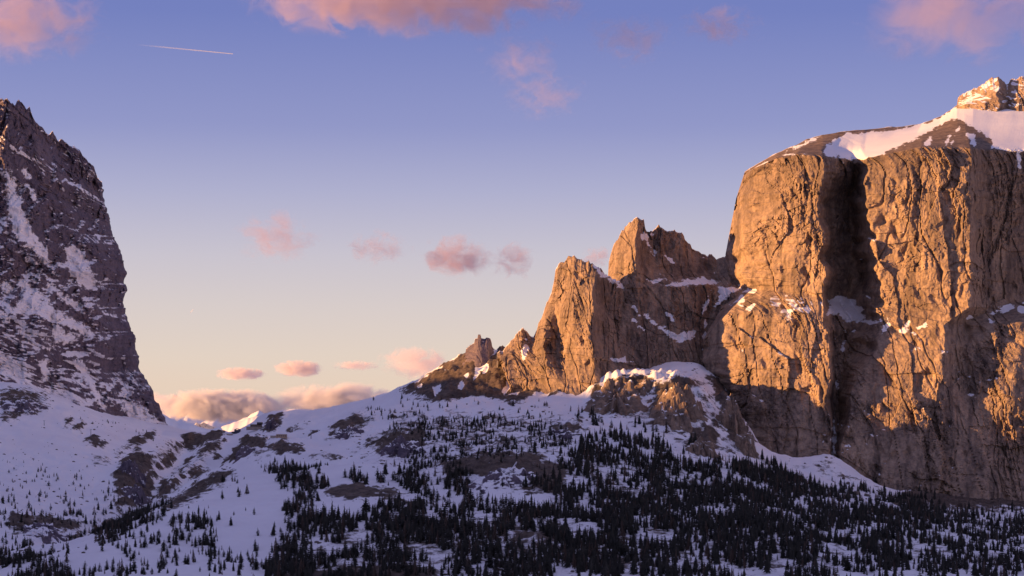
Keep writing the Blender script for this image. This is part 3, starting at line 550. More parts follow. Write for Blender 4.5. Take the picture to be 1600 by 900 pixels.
ms_crest = [(-700,500),(-500,330),(-250,215),(-100,175),(-40,168),(0,158),(8,155),(13,158),(18,163),(23,166),(26,160),(30,156),(35,160),(40,169),(43,170),(46,167),(49,175),(52,184),(55,193),(60,195),(66,199),(72,207),(76,212),(81,208),(86,212),(92,222),(97,220),(104,225),(112,231),(119,232),(128,243),(136,251),(146,263),(153,278),(160,290)]
G, S, T = loft(ms_levels, 560, 330, ms_crest, 0.3, 13, 4.0)
# right silhouette
sil = np.array([(290,160),(315,165),(335,169),(352,174),(375,180),(398,191),(420,197),(450,197),(468,194),(474,194),(495,200),(512,206),(530,213),(560,217),(580,222),(605,235),(625,246),(645,255),(662,263),(715,285)], float)
hcol = G[..., 0].argmax(1)
for r in range(G.shape[0]):
    if G[r, hcol[r], 1] > 292:
        q_ = G[r, hcol[r], 1]; tgt = np.interp(q_, sil[:, 0], sil[:, 1]) + float(fbm(np.array([q_ / 16]), 0.3, 0, 3, 77)[0]) * 3.5 - (q_ / 37 % 1) * 2.5; d = tgt - G[r, hcol[r], 0]
        ramp = np.clip((G[r, :, 0] - 60) / (G[r, hcol[r], 0] - 60), 0, 1); G[r, :, 0] += d * ramp
MSS = [[(8,275),(14,262),(22,285),(32,310),(40,345),(55,370),(70,385),(78,420),(60,400),(40,380),(24,370),(14,330)],[(30,265),(40,268),(48,278),(44,280)],[(44,290),(54,300),(58,318),(50,310)],[(102,388),(118,384),(128,396),(140,410),(148,440),(158,448),(135,452),(120,440),(105,410)],
 [(0,470),(25,480),(40,455),(60,462),(90,485),(115,500),(145,520),(140,525),(105,512),(75,500),(55,490),(35,492),(10,488)],[(72,445),(95,455),(130,480),(128,486),(95,468)],[(78,515),(92,508),(102,520),(120,525),(108,535),(88,532)],[(28,435),(50,448),(75,470),(55,468),(35,450)],[(0,445),(12,436),(22,455),(10,462)],
 [(112,560),(125,560),(150,600),(165,640),(155,635),(135,600)],[(190,630),(208,626),(225,640),(258,662),(235,664),(205,660)],[(62,570),(72,562),(80,600),(70,598)],[(0,555),(20,565),(50,588),(30,592),(0,580)],[(180,350),(186,362),(184,366)]]
def ms_snow(px, py, sn, nz, P):
    x, z = P[..., 0], P[..., 2]
    dg = fbm((x * .8 - z * .6) / 160, (x * .6 + z * .8) / 42, 0, 4, 55)
    dust = fbm((x * .8 - z * .6) / 18, (x * .6 + z * .8) / 6, 0, 3, 58)
    sn = sn * 0.50 + 0.24 * sstep(-0.05, 0.7, dg) + np.interp(py, [250, 420, 600], [-.03, .05, .15]) + 0.28 * sstep(-0.1, 0.6, dust) * sstep(-.6, .25, dg)
    sn = sn * np.interp(px - (py - 300) * .15, [0, 90, 150, 200], [1, 1, .85, .6])
    return patches(px, py, np.clip(sn, 0, .66), MSS, (), 9, 3)
massif, _ = finish_relief('rock_massif', G, S, T, M_GREY_HAZED, 1.6, ms_snow, (0.30, 0.72), diag=0.75, seed=52, back=500, aniso=3.2, steps=4.0)
tag(massif, 'steep shaded rock massif dusted with snow at the left edge', kind='structure')

# the mountain chain to the left of the view whose shadow lies over the valley
tt, uu = np.meshgrid(np.linspace(0, 1, 160), np.linspace(-1, 1, 90))
ry = -1800 + tt * 5700
rx = -2050 + 120 * np.sin(tt * 9) + uu * 800
rh = (380 + 30 * fbm(tt * 22, 0 * tt, 0, 3, 61)) * np.clip(1 - np.abs(uu), 0, 1) ** 0.85 * sstep(0, .06, tt) * sstep(1.0, .93, tt) + ridged(rx / 260, ry / 260, 0, 4, 63) * 26 * (1 - np.abs(uu)) * np.abs(uu) * 3 - 120 * np.abs(uu)
chain = mesh_obj('mountain_chain', np.stack([rx, ry, rh], -1), grid_faces(90, 160), M_GREY_HAZED, attrs={'snow': np.clip(.75 + fbm(rx / 120, ry / 120, 0, 3, 64), 0, 1)})
tag(chain, 'snowy mountain chain left of the view', kind='structure')

# ------------------------------------------------------------------ far snow mountains beyond the pass
def far_range(name, label, line, Y, depth, seed, snow, rough, rows=90, cols=260):
    ln = np.array(line, float); p = np.linspace(ln[0, 0], ln[-1, 0], cols); t = np.linspace(0, 1, rows)
    Pp, Tt = np.meshgrid(p, t)
    cy = np.interp(Pp, ln[:, 0], ln[:, 1]) + fbm(Pp / 9, 0 * Pp, 0, 3, seed) * 1.6
    yy = Y - depth * Tt
    x, _, zc = at(Pp, cy, Y)
    spur = np.interp(Pp, ln[:, 0], np.gradient(ln[:, 1])) 
    z = zc * (1 - Tt ** 0.8) + (-380) * Tt ** 0.8 + rough * (ridged(x / (depth * .22), yy / (depth * .22), 0, 5, seed + 3) - .6) * np.sin(np.pi * np.minimum(Tt * 1.0, 1)) 
    P = np.stack([x, yy, z], -1); b = P[0].copy(); b[:, 1] += depth; b[:, 2] = -400
    P = np.concatenate([b[None], P])
    n = grid_normals(P); sn = np.clip(snow + (np.abs(n[..., 2]) - .75) * 1.2, 0, 1)
    o = mesh_obj(name, P, grid_faces(*P.shape[:2])[:, ::-1], M_FAR, attrs={'snow': sn}, smooth=True)
    return tag(o, label, kind='structure')
far_range('distant_mountain', 'snowy far range half hidden in the golden cloud', [(120,640),(200,648),(240,640),(262,648),(280,652),(300,647),(320,654),(340,648),(365,655),(400,656),(440,650),(480,655),(600,640),(760,660)], 17000, 4200, 81, .72, 200)
far_range('snow_peak', 'bright white pointed snow peak above the pass', [(180,700),(300,690),(340,672),(362,662),(372,657),(385,652),(398,645),(405,641),(412,646),(422,653),(440,664),(500,672),(620,690)], 13500, 2600, 85, .8, 150)
far_range('shaded_snow_ridge', 'bluish shaded snow ridge just behind the pass', [(100,640),(200,640),(250,645),(264,652),(280,662),(296,661),(312,668),(328,671),(345,667),(365,660),(385,654),(405,650),(430,655),(470,668),(600,690)], 8500, 1800, 88, .85, 70)
far_range('distant_summit', 'tiny dark summit poking out of the cloud', [(225,690),(250,660),(262,634),(268,622),(272,617),(275,618),(281,626),(290,640),(305,660),(325,690)], 24000, 1500, 93, .55, 60)

# ------------------------------------------------------------------ clouds and vapour trails
def cloud(label, px, py, hw, hh, Y, dens, cover, freq, seed, depth=None, group=None):
    tint = (0.97, 0.95, 0.95, 1) if Y < 25000 else (0.64, 0.545, 0.64, 1) if py < 500 else (0.93, 0.86, 0.86, 1)
    """closed body of vapour with an uneven density inside"""
    u, v = np.meshgrid(np.linspace(0, 2 * math.pi, 33), np.linspace(0, math.pi, 17))
    q = np.stack([np.sin(v) * np.cos(u), np.sin(v) * np.sin(u), np.cos(v)], -1)
    q = np.concatenate([[(0, 0, 1)], q[1:-1, :-1].reshape(-1, 3), [(0, 0, -1)]]); nb = 1 + 15 * 32
    fs = [(0, 1 + i, 1 + (i + 1) % 32) for i in range(32)] + [(nb, 1 + 14 * 32 + (i + 1) % 32, 1 + 14 * 32 + i) for i in range(32)]
    for r in range(14):
        for i in range(32):
            a, b, c_, d_ = 1 + r * 32 + i, 1 + r * 32 + (i + 1) % 32, 1 + (r + 1) * 32 + (i + 1) % 32, 1 + (r + 1) * 32 + i
            fs += [(a, d_, c_), (a, c_, b)]
    o = mesh_obj('cloud', q, fs)
    c = at(px, py, Y); hx, hz = hw * K * Y, hh * K * Y; hy = (depth or 0.8) * hx
    o.location = c; o.scale = (hx, hy, hz)
    m = bpy.data.materials.new('vapour'); m.use_nodes = True; nd = m.node_tree.nodes; lk = m.node_tree.links; nd.remove(nd['Principled BSDF'])
    vol = nd.new('ShaderNodeVolumePrincipled'); vol.inputs['Color'].default_value = tint; vol.inputs['Anisotropy'].default_value = 0.15
    t = nd.new('ShaderNodeTexCoord')
    ln = nd.new('ShaderNodeVectorMath'); ln.operation = 'LENGTH'; lk.new(t.outputs['Object'], ln.inputs[0])
    mp = nd.new('ShaderNodeMapping'); mp.inputs['Scale'].default_value = (hx / hz * freq * .8, hy / hz * freq * .5, freq); mp.inputs['Location'].default_value = (seed * 3.7, seed * 1.3, seed * 7.1)
    lk.new(t.outputs['Object'], mp.inputs[0])
    n = noise_node(nd, lk, 1.0, 9, mp.outputs[0], 0.67); n.inputs['Distortion'].default_value = 0.8
    f = math_node(nd, lk, 'SUBTRACT', 1.0, math_node(nd, lk, 'POWER', ln.outputs['Value'], 1.6))
    f = math_node(nd, lk, 'MULTIPLY', f, 0.75)
    g = math_node(nd, lk, 'ADD', f, math_node(nd, lk, 'MULTIPLY', math_node(nd, lk, 'SUBTRACT', n.outputs[0], 0.5), 2.6))
    g = math_node(nd, lk, 'MAXIMUM', math_node(nd, lk, 'SUBTRACT', g, 1 - cover), 0.0)
    edge = math_node(nd, lk, 'MINIMUM', math_node(nd, lk, 'MULTIPLY', math_node(nd, lk, 'SUBTRACT', 1.0, ln.outputs['Value']), 5.0), 1.0)
    edge = math_node(nd, lk, 'MAXIMUM', edge, 0.0)
    g = math_node(nd, lk, 'MULTIPLY', math_node(nd, lk, 'MULTIPLY', g, edge), dens / hz)
    lk.new(g, vol.inputs['Density']); lk.new(vol.outputs[0], nd['Material Output'].inputs['Volume'])
    o.data.materials.append(m)
    return tag(o, label, 'cloud', group)
CL = [
 ('large pink broken cloud in the top left corner', 30, 30, 155, 84, 30000, 2.0, .68, 2.0, 1, .8),
 ('long pink and mauve cloud bank along the top edge', 650, -2, 330, 62, 30000, 2.4, .74, 1.5, 2, .5),
 ('thin pink cloud shreds hanging under the long top bank', 815, 92, 85, 62, 30000, 1.0, .56, 2.6, 3, .8),
 ('faint pink wisps lowest below the top bank', 850, 150, 90, 48, 30000, .9, .54, 3.0, 4, .8),
 ('soft mauve cloud shred right of the long top bank', 985, 60, 95, 52, 30000, 1.1, .58, 2.2, 5, .8),
 ('small greyish cloud shred near the top, between bank and right cloud', 1125, 40, 85, 42, 30000, 1.3, .60, 2.0, 6, .8),
 ('broad hazy pink cloud in the top right corner', 1490, 25, 210, 92, 30000, 1.3, .68, 1.6, 7, .6),
 ('ragged pink cloud, leftmost of the middle row', 430, 372, 84, 52, 30000, 1.7, .62, 2.3, 8, .8),
 ('thin twin wisp, second in the middle row of clouds', 592, 388, 66, 36, 30000, 1.4, .59, 2.4, 29, .8),
 ('plump mauve cloud, third in the middle row', 714, 402, 66, 42, 30000, 3.0, .70, 2.0, 10, .8),
 ('dark mauve cloud shred, fourth in the middle row', 802, 407, 48, 40, 30000, 2.2, .64, 2.2, 11, .8),
 ('faint wisp against the left edge of the back rock tower', 934, 402, 34, 22, 30000, 1.4, .62, 2.0, 12, .8),
 ('flat low cloud above the pass, left of its rounder neighbour', 375, 584, 46, 12, 30000, 3.0, .80, 1.3, 13, .8),
 ('rounded low salmon cloud above the pass', 467, 576, 44, 15, 30000, 3.4, .84, 1.3, 14, .8),
 ('thin low streak of cloud left of the ridge cloud', 556, 571, 48, 10, 30000, 1.4, .66, 1.5, 15, .8),
 ('peach cloud resting on the skyline of the scree ridge', 652, 568, 70, 32, 30000, 2.4, .74, 1.5, 16, .8),
 ('big golden cloud bank covering the far range', 345, 634, 130, 30, 15300, 7.0, .95, 1.1, 17, .35),
 ('golden cloud bank behind the pass hill', 525, 628, 115, 34, 15300, 6.0, .90, 1.1, 18, .35),
 ('low pinkish cloud around the tiny dark summit', 245, 634, 56, 24, 20500, 3.5, .85, 1.2, 19, .5),
]
for c in CL: cloud(*c)
def trail(label, a, b, wa, wb, Y, fade):
    m, nd, lk, bs = new_mat('vapour_trail')
    at_ = nd.new('ShaderNodeAttribute'); at_.attribute_name = 'thick'
    bs.inputs['Base Color'].default_value = (.9, .9, .92, 1); bs.inputs['Roughness'].default_value = 1
    geo = nd.new('ShaderNodeNewGeometry'); n = noise_node(nd, lk, .004, 3, geo.outputs['Position'])
    lk.new(math_node(nd, lk, 'MULTIPLY', at_.outputs['Fac'], math_node(nd, lk, 'ADD', n.outputs[0], .35)), bs.inputs['Alpha'])
    n_ = 60; A, B = np.array(at(*a, Y)), np.array(at(*b, Y)); t = np.linspace(0, 1, n_)[:, None]; ctr = A + (B - A) * t
    ang = np.linspace(0, 2 * math.pi, 9)[None]; wd = (wa + (wb - wa) * t) * K * Y
    V = ctr[:, None, :] + np.stack([0 * ang * wd, np.cos(ang) * wd, np.sin(ang) * wd], -1)
    th = np.repeat(np.clip(t, 0, 1) ** fade, 9, 1)
    return tag(mesh_obj('vapour_trail', V, grid_faces(n_, 9), m, smooth=True, attrs={'thick': th * .9}), label, 'vapour trail')
trail('long thin white aircraft trail high in the blue sky', (212, 69.5), (364, 84.2), 1.3, .55, 26000, 1.2)
trail('short white aircraft trail low over the pass', (297, 489), (302, 483.5), .9, .5, 26000, .4)

# ------------------------------------------------------------------ buildings at the pass
M_DARKWOOD = plain_mat('dark_timber', (.035, .03, .032), (.06, .05, .05), .6)
M_PLASTER = plain_mat('plaster', (.34, .29, .25), (.42, .36, .31), .5)
M_OCHRE = plain_mat('ochre_plaster', (.42, .29, .20), (.50, .36, .25), .5)
M_CONC = plain_mat('concrete', (.22, .20, .18), (.32, .29, .26), .4)
M_BLUE = plain_mat('slate_blue_boards', (.045, .05, .075), (.07, .075, .10), .6)
M_ROOFSNOW = plain_mat('roof_snow', (.78, .78, .82), (.86, .86, .88), .3)
M_GLASS = plain_mat('window_glass', (.03, .035, .05), (.06, .065, .09), .5, .15)
M_METAL = plain_mat('grey_metal', (.12, .12, .13), (.2, .2, .2), .8, .5)
BOXF = [(0,1,3,2),(4,6,7,5),(0,4,5,1),(2,3,7,6),(0,2,6,4),(1,5,7,3)]
def box(name, c, d, mat, parent):
    v = [(c[0] + sx * d[0] / 2, c[1] + sy * d[1] / 2, c[2] + (sz + .5) * d[2]) for sx in (-1, 1) for sy in (-1, 1) for sz in (-.5, .5)]
    return mesh_obj(name, v, BOXF, mat, parent)
def gable(name, c, d, rise, mat, parent, th=.35):
    a, b = d[0] / 2, d[1] / 2; z = c[2]
    prof = [(-a, 0), (0, rise), (a, 0), (a, th), (0, rise + th), (-a, th)]
    v = [(c[0] + p[0], c[1] + s_ * b, z + p[1]) for s_ in (-1, 1) for p in prof]
    f = [(i, (i + 1) % 6, (i + 1) % 6 + 6, i + 6) for i in range(6)] + [(5, 4, 1, 0), (4, 3, 2, 1), (6, 7, 10, 11), (7, 8, 9, 10)]
    return mesh_obj(name, v, f, mat, parent)
def empty(name, loc, rz=0.0):
    o = bpy.data.objects.new(name, None); o.empty_display_size = 2; col.objects.link(o); o.location = loc; o.rotation_euler = (0, 0, rz); return o
def site(px, py): return ground_at_pixel(px, py, 2500, 4200)
def windows(parent, x0, x1, n, yf, z, w_, h_):
    for x in np.linspace(x0, x1, n):
        f = box('window', (x, yf - .04, z), (w_, .12, h_), M_METAL, parent); box('pane', (x, yf - .11, z + .12), (w_ - .3, .06, h_ - .24), M_GLASS, f)
x, y, z = site(402, 671); s_ = K * y
h = empty('mountain_hotel', (x, y, z - 1.5), math.radians(8))
box('terrace_wall', (0, -5, 0), (34 * s_, 8, 5.5 * s_), M_CONC, h)
box('lower_floor', (-2, 3, 5.4), (18 * s_, 11, 4.2 * s_), M_DARKWOOD, h); box('upper_floor', (4 * s_, 3.5, 5.4 + 4.2 * s_), (9 * s_, 10, 3.3 * s_), M_DARKWOOD, h)
box('balcony', (-2, -3.1, 5.4 + 2.0 * s_), (18 * s_, 1.2, .5), M_PLASTER, h); box('flat_roof', (-4.6 * s_, 3, 5.45 + 4.2 * s_), (8 * s_, 11.6, .5), M_ROOFSNOW, h); box('flat_roof', (4 * s_, 3.5, 5.45 + 7.5 * s_), (9.6 * s_, 10.8, .6), M_ROOFSNOW, h)
windows(h, -7.5 * s_, 7 * s_, 7, -2.55, 6.3, 1.6, 1.7); windows(h, 1 * s_, 7 * s_, 4, -1.55, 6.2 + 4.2 * s_, 1.6, 1.7)
tag(h, 'dark flat-roofed hotel on a concrete terrace at the pass', 'hotel')
x, y, z = site(371, 677); s_ = K * y
h = empty('mountain_hut', (x, y, z - 1), math.radians(-10))
box('wall', (0, 0, 0), (8 * s_, 8, 6.0 * s_), M_BLUE, h); gable('roof', (0, 0, 6.0 * s_), (9 * s_, 9, 0), 2.2, M_BLUE, h); windows(h, -2.4 * s_, 2.4 * s_, 3, -4.02, 2.6 * s_, 1.3, 1.6); box('annex', (-6.5 * s_, 1, 0), (5 * s_, 6, 3.2 * s_), M_DARKWOOD, h)
tag(h, 'dark blue gabled hut left of the hotel at the pass', 'hut')
x, y, z = site(440, 684); s_ = K * y
h = empty('ochre_house', (x, y, z - 1), math.radians(6))
box('wall', (0, 0, 0), (17 * s_, 9, 6 * s_), M_OCHRE, h); box('flat_roof', (0, 0, 6.02 * s_), (18 * s_, 10, .6), M_ROOFSNOW, h); box('side_wing', (-13 * s_, 1, 0), (9 * s_, 7, 4 * s_), M_PLASTER, h); windows(h, -6.5 * s_, 6.5 * s_, 5, -4.52, 2.6 * s_, 1.5, 1.6)
tag(h, 'long low ochre house right of the hotel at the pass', 'house')
x, y, z = site(357, 680); s_ = K * y
h = empty('roadside_shed', (x, y, z - 1), 0)
box('wall', (0, 0, 0), (13 * s_, 5, 3.2 * s_), M_PLASTER, h); box('flat_roof', (0, 0, 3.22 * s_), (14 * s_, 6, .5), M_ROOFSNOW, h); box('door', (-2, -2.53, 0), (2.2, .1, 2.3), M_DARKWOOD, h)
tag(h, 'pale low shed at the left end of the pass buildings', 'shed')
def mast(px, py, hpx, label):
    x, y, z = ground_at_pixel(px, py, 2500, 4200); hh = hpx * K * y
    o = empty('lift_mast', (x, y, z - .5))
    a = np.linspace(0, 2 * math.pi, 7)[:-1]
    v = [(math.cos(t) * r, math.sin(t) * r, q) for q, r in ((0, .55), (hh, .3)) for t in a]
    mesh_obj('pole', v, [(i, (i + 1) % 6, (i + 1) % 6 + 6, i + 6) for i in range(6)], M_METAL, o); box('crossarm', (0, 0, hh - .2), (3.6, .5, .45), M_METAL, o)
    tag(o, label, 'mast', 'lift masts')
mast(142, 683, 12, 'thin lone mast on the snow slope left of the gully')
mast(486, 686, 14, 'thin lift mast on the smooth snow slope right of the pass')
mast(69, 665, 8, 'short mast on the snow hump below the massif')

# ------------------------------------------------------------------ boulders
M_BOULDER = rock_snow_mat('boulder_rock', [(0.3, (0.07, 0.06, 0.055)), (0.7, (0.22, 0.18, 0.155))], streak=False)
def boulder_mesh(seed, nu=12, nv=8):
    u, v = np.meshgrid(np.linspace(0, 2 * math.pi, nu + 1), np.linspace(0, math.pi, nv))
    q = np.stack([np.sin(v) * np.cos(u), np.sin(v) * np.sin(u), np.cos(v)], -1)
    r = 1 + .38 * fbm(q[..., 0] * 1.3 + seed * 5, q[..., 1] * 1.3, q[..., 2] * 1.3, 2, 200); q = q * r[..., None]; q[..., 2] *= .75
    return q.reshape(-1, 3), grid_faces(nv, nu + 1)
BO = [(760,654,9,'largest pointed boulder on the snow bench below the scree'),(787,688,11,'broad dark boulder in the middle of the boulder field'),(795,666,6,'small boulder right of the pointed boulder'),(735,666,6,'low boulder left of the pointed boulder'),
 (764,676,7,'dark boulder between the pointed and the broad boulder'),(720,692,6,'boulder at the left of the boulder field'),(830,668,6,'boulder at the right end of the snow bench'),(690,671,6,'boulder among small trees at the left of the snow bench'),
 (1325,757,6,'dark boulder in the snow fan below the rock gully'),(1338,772,9,'long dark boulder in the snow below the mesa foot'),(1318,748,5,'small boulder nearest the gully mouth'),(1354,775,7,'boulder beside the tall tree below the mesa'),(955,668,6,'boulder at the upper edge of the centre forest')]
for i, (px, py, r, lab) in enumerate(BO):
    x, y, z = ground_at_pixel(px, py, 1800, 3400); q, f = boulder_mesh(i); R = r * .5 * K * y
    o = mesh_obj('boulder', q * R * np.array([1.3, 1.1, 1.25]), f, M_BOULDER, attrs={'snow': np.clip(q[:, 2] * 1.1 - .35, 0, .7)})
    o.location = (x, y, z + R * .2); o.rotation_euler = (0, 0, i * 1.7); tag(o, lab, 'boulder', 'boulders lying in the snow')

# ------------------------------------------------------------------ trees
M_SPRUCE = plain_mat('spruce_needles', (.013, .014, .014), (.060, .056, .046), .09)
M_PINE = plain_mat('pine_needles', (.013, .014, .014), (.060, .056, .046), .09)
M_LARCH = plain_mat('bare_larch_twigs', (.055, .04, .034), (.13, .09, .07), .12)
M_BARK = plain_mat('bark', (.03, .024, .02), (.06, .045, .036), .5)
def crown_mesh(kind, seed, tiers, pts):
    """a crown one unit tall: ragged drooping whorls of boughs round the stem"""
    R = np.random.default_rng(seed); V = []; F = []
    lean = R.normal(0, .012, 2)
    for k in range(tiers):
        t = k / (tiers - 1)
        if kind == 'spruce': rad = .19 * (1 - t) ** .8 + .016
        elif kind == 'pine': rad = .20 * math.sin(math.pi * min(1, .16 + .84 * t) ** .8) ** .7 * (1 - .35 * t) + .02
        else: rad = .15 * (1 - t) ** .7 + .012
        z = .08 + (.90 if kind != 'pine' else .84) * t; rad *= R.uniform(.78, 1.18)
        cx, cy = lean * t * 3 + R.normal(0, .008, 2)
        top = len(V); V.append((cx, cy, z + (.24 if kind == 'spruce' else .11 if kind == 'pine' else .2) * (1 - .6 * t)))
        off = R.uniform(0, 6.28); n2 = pts * 2
        for j in range(n2):
            a = off + j * 2 * math.pi / n2; rr = rad * (R.uniform(.9, 1.3) if j % 2 == 0 else R.uniform(.55, .8))
            V.append((cx + rr * math.cos(a), cy + rr * math.sin(a), z - rr * (.35 if j % 2 == 0 else .05) + R.normal(0, .008)))
        if kind == 'larch':
            for j in range(0, n2, 2): F.append((top, top + 1 + j, top + 1 + (j + 1) % n2))
        else:
            for j in range(n2): F.append((top, top + 1 + j, top + 1 + (j + 1) % n2))
    return np.array(V), np.array(F)
def trunk_mesh():
    a = np.linspace(0, 2 * math.pi, 7)[:-1]; V = [(math.cos(t) * r, math.sin(t) * r, z) for z, r in ((-.06, .026), (.3, .018), (.96, .004)) for t in a]
    F = [(r * 6 + i, r * 6 + (i + 1) % 6, r * 6 + 6 + (i + 1) % 6, r * 6 + 6 + i) for r in (0, 1) for i in range(6)]
    return np.array(V), np.array(F)
# where trees stand: (polygon in the view, trees per unit, kind mix, height range)
FOREST = [
 ([(405,905),(445,850),(440,800),(470,790),(500,812),(560,800),(620,790),(690,785),(705,742),(770,745),(830,800),(900,790),(1000,780),(1100,790),(1200,800),(1260,910)],1.0),
 ([(420,735),(500,728),(512,765),(482,792),(520,832),(450,832),(457,780)],.55),
 ([(860,705),(930,672),(985,690),(1040,702),(1100,722),(1222,728),(1250,760),(1330,790),(1480,800),(1485,850),(1380,905),(850,905),(860,790)],.8),
 ([(1080,725),(1225,728),(1240,800),(1100,800)],1.3),
 ([(1240,742),(1300,752),(1480,800),(1610,800),(1610,905),(1250,905)],.42),
 ([(1400,770),(1470,790),(1480,830),(1400,830)],.6),
 ([(590,650),(690,645),(860,652),(905,690),(865,765),(705,760),(640,705)],.33),
 ([(640,690),(705,700),(700,790),(610,790),(640,745)],.75),
 ([(100,905),(180,845),(300,812),(405,832),(405,905)],.13),
 ([(220,830),(330,800),(360,870),(260,875)],.45),
 ([(-20,862),(40,862),(105,890),(105,910),(-20,910)],1.0),
 ([(150,838),(200,808),(262,795),(262,812),(215,832),(165,850)],.8),
 ([(-20,720),(200,742),(240,800),(150,850),(-20,870)],.07),
 ([(90,800),(160,805),(160,830),(90,830)],.3),
 ([(540,742),(640,735),(640,760),(540,757)],.35),
 ([(575,640),(650,652),(700,690),(600,672)],.25),
 ([(900,640),(1100,690),(1080,725),(930,690)],.10),
 ([(640,625),(900,640),(900,660),(640,655)],.08),
 ([(60,655),(260,660),(270,690),(200,680)],.04),
 ([(340,760),(420,720),(410,840),(350,830)],.02),
]
OPEN = [[(505,770),(525,758),(585,758),(640,768),(690,784),(640,790),(540,784)],[(715,722),(790,712),(835,716),(850,750),(800,765),(745,745)],[(730,750),(790,752),(850,775),(840,795),(760,785),(735,770)],[(600,790),(560,800),(520,800),(500,790),(510,782),(600,784)],[(790,858),(800,825),(850,832),(860,850)],[(640,872),(700,880),(680,895),(620,890)]]
NC = 120000
tx_ = rng.uniform(-900, 760, NC); ty_ = rng.uniform(1650, 3700, NC)
keep = np.abs(tx_ / (K * ty_)) < 830; tx_, ty_ = tx_[keep], ty_[keep]
tz_ = ground_full(tx_, ty_); tpx, tpy = project(tx_, ty_, tz_)
dn = np.zeros(len(tx_)); tj = fbm(tx_ / 35, ty_ / 60, 0, 3, 107) * 16
for poly, s_ in FOREST: dn = np.maximum(dn, s_ * np.clip(.5 - (poly_sd(tpx, tpy, poly) + tj) / 16, 0, 1))
for poly in OPEN: dn *= np.clip(.5 + poly_sd(tpx, tpy, poly) / 8, 0.02, 1)
dn *= np.clip(.74 + fbm(tx_ / 40, ty_ / 100, 0, 4, 101) * 1.6, .02, 1.5)
keep = rng.random(len(dn)) < dn
# skip what the near ridge hides from every close standpoint is not needed: only a spacing test
T_ = np.stack([tx_, ty_, tz_, tpx, tpy], 1)[keep]
cell = {}; sel = []
for i, r in enumerate(T_):
    k_ = (int(r[0] // 4.2), int(r[1] // 4.6))
    if k_ in cell: continue
    cell[k_] = 1; sel.append(i)
T_ = T_[sel]
nT = len(T_)
left = (T_[:, 3] < 420)
hgt = rng.triangular(6, 11.5, 17, nT) * np.where(rng.random(nT) < .2, .6, 1)
hgt = np.where(left, rng.uniform(4, 13, nT), hgt) * np.where((T_[:, 4] < 735) & (T_[:, 3] < 900), .68, 1) * np.where((T_[:, 4] < 770) & (T_[:, 3] < 200), .7, 1)
hgt = np.where((T_[:, 3] > 1250) & (rng.random(nT) < .6), hgt * .7, hgt)
rk = rng.random(nT)
kind = np.where(T_[:, 3] < 800, np.where(rk < .55, 1, np.where(rk < .84, 0, 2)), np.where(rk < .62, 0, np.where(rk < .86, 1, 2)))
KN = ['spruce', 'pine', 'larch']
wid = rng.uniform(.8, 1.45, nT) * np.where(kind == 1, 1.1, 1.0)
# how much of each tree shows: paint near to far into a coarse picture
order = np.argsort(T_[:, 1]); buf = np.zeros((460, 810), bool); vis = np.zeros(nT)
for i in order:
    hp = hgt[i] / (K * T_[i, 1]) / 2; wp = max(1, hp * .17 * wid[i]); x0, x1 = int(T_[i, 3] / 2 - wp), int(T_[i, 3] / 2 + wp) + 1; y1 = int(T_[i, 4] / 2); y0 = int(y1 - hp)
    x0, x1, y0, y1 = max(x0, 0), min(x1, 800), max(y0, 0), min(y1, 450)
    if x1 > x0 and y1 > y0:
        b = buf[y0:y1, x0:x1]; vis[i] = b.size - b.sum(); b[:] = True
single = set(np.argsort(-vis)[:300].tolist())
protoV = {}
for k_, kn in enumerate(KN):
    for v in range(4): protoV[k_, v] = crown_mesh(kn, 10 * k_ + v, 9 if kn != 'larch' else 12, 6)
    for v in range(4): protoV[k_, v, 'far'] = crown_mesh(kn, 50 + 10 * k_ + v, 8 if kn != 'larch' else 10, 4)
mats = [M_SPRUCE, M_PINE, M_LARCH]
trunkV, trunkF = trunk_mesh()
tm_ = mesh_obj('trunk', trunkV, trunkF, M_BARK); trunk_me = tm_.data; bpy.data.objects.remove(tm_)
crown_me = {}
for k_ in range(3):
    for v in range(4):
        o = mesh_obj('crown', *protoV[k_, v], mats[k_]); crown_me[k_, v] = o.data; bpy.data.objects.remove(o)
def place_words(px, py):
    if px < 420:
        if py < 705: return 'on the snow slope under the massif'
        if px < 110 and py > 855: return 'in the dark clump in the bottom left corner'
        if px < 250 and py < 850: return 'on the open slope beside the gully' if py < 790 else 'along the gully below the left slope'
        return 'in the clump on the near snow ridge' if px < 345 else 'on the near snow ridge left of the forest'
    if py < 720: return 'on the rocky bench below the scree' if px < 900 else 'at the upper forest edge below the towers'
    if px < 520 and py < 830: return 'in the tree strip on the smooth snow slope'
    side = 'below the pass hill' if px < 640 else 'below the front tower' if px < 930 else 'below the back tower' if px < 1130 else 'below the left buttress' if px < 1310 else 'below the right wall'
    return ('at the bottom forest edge ' if py > 868 else 'in mid forest ' if py > 800 else 'in the upper forest ') + side
KW = ['dark spruce', 'dark stone pine', 'bare larch']
ORD = ['', 'first', 'second', 'third', 'fourth', 'fifth', 'sixth', 'seventh', 'eighth', 'ninth', 'tenth'] + [f'{n}th' for n in range(11, 60)]
seen = {}
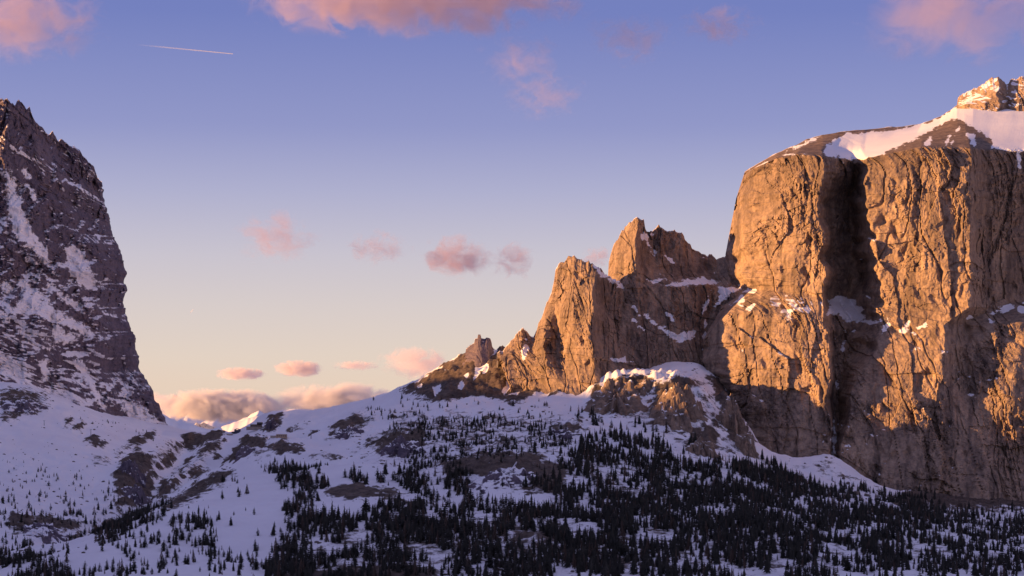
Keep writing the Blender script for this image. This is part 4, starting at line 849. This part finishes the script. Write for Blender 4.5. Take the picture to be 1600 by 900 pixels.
for i in sorted(single, key=lambda q: T_[q, 3]):
    k_ = int(kind[i]); v = int(rng.integers(0, 4)); x, y, z, px, py = T_[i]
    e = empty('spruce_tree' if k_ == 0 else 'stone_pine' if k_ == 1 else 'larch_tree', (x, y, z), float(rng.uniform(0, 6.28)))
    h_ = float(hgt[i]); e.scale = (h_ * wid[i], h_ * wid[i], h_)
    for nm, me in (('trunk', trunk_me), ('crown', crown_me[k_, v])):
        c = bpy.data.objects.new(nm, me); col.objects.link(c); c.parent = e
    pl = place_words(px, py)
    size = 'tall' if h_ > 12 else 'small' if h_ < 8 else 'mid-sized'
    base = f'{size} {KW[k_]} {pl}'; seen.setdefault(base, []).append(e)
    tag(e, base, 'tree', f'{KW[k_]}s {pl}')
for base, es in seen.items():
    if len(es) > 1:
        for n, e in enumerate(es): e['label'] = base + f', {ORD[n + 1]} from left'
def joined(name, idx, k_, mat, label):
    VV, FF, n0 = [], [], 0
    for i in idx:
        V, F = protoV[k_, int(rng.integers(0, 4)), 'far']; a = rng.uniform(0, 6.28); c_, s2 = math.cos(a), math.sin(a); h_ = hgt[i]; w_ = h_ * wid[i]
        P = np.stack([(V[:, 0] * c_ - V[:, 1] * s2) * w_ + T_[i, 0], (V[:, 0] * s2 + V[:, 1] * c_) * w_ + T_[i, 1], V[:, 2] * h_ + T_[i, 2] - .4], -1)
        VV.append(P); FF.append(F + n0); n0 += len(V)
    o = mesh_obj(name, np.concatenate(VV), np.concatenate(FF), mat)
    return tag(o, label, 'forest', kind='stuff')
rest = [i for i in range(nT) if i not in single]
joined('spruce_forest', [i for i in rest if kind[i] == 0], 0, M_SPRUCE, 'dense dark spruce forest covering the valley')
joined('pine_forest', [i for i in rest if kind[i] == 1], 1, M_PINE, 'dark stone pines scattered through the valley forest')
joined('larch_forest', [i for i in rest if kind[i] == 2], 2, M_LARCH, 'brown bare larches scattered through the valley forest')
print('TREES', nT)
# loose stones
NS = 30000
sx_ = rng.uniform(-900, 760, NS); sy_ = rng.uniform(1700, 3700, NS); keep = np.abs(sx_ / (K * sy_)) < 820; sx_, sy_ = sx_[keep], sy_[keep]
sz_, smk = ground_full(sx_, sy_, True); keep = rng.random(len(sx_)) < np.clip(smk, 0, .5) * .5 + .004
sx_, sy_, sz_ = sx_[keep], sy_[keep], sz_[keep]; VV, FF, SS = [], [], []; n0 = 0
bm_ = [boulder_mesh(300 + k_, 6, 5) for k_ in range(5)]
for i in range(len(sx_)):
    q, f = bm_[i % 5]; r = .5 + 1.7 * rng.random() ** 3; VV.append(q * r * np.array([1.3, 1.1, 1]) + (sx_[i], sy_[i], sz_[i])); FF.append(f + n0); n0 += len(q); SS.append(np.clip(q[:, 2] - .3, 0, .6))
tag(mesh_obj('loose_stones', np.concatenate(VV), np.concatenate(FF), M_BOULDER, attrs={'snow': np.concatenate(SS)}), 'small dark stones strewn over the snow', 'stones', kind='stuff')
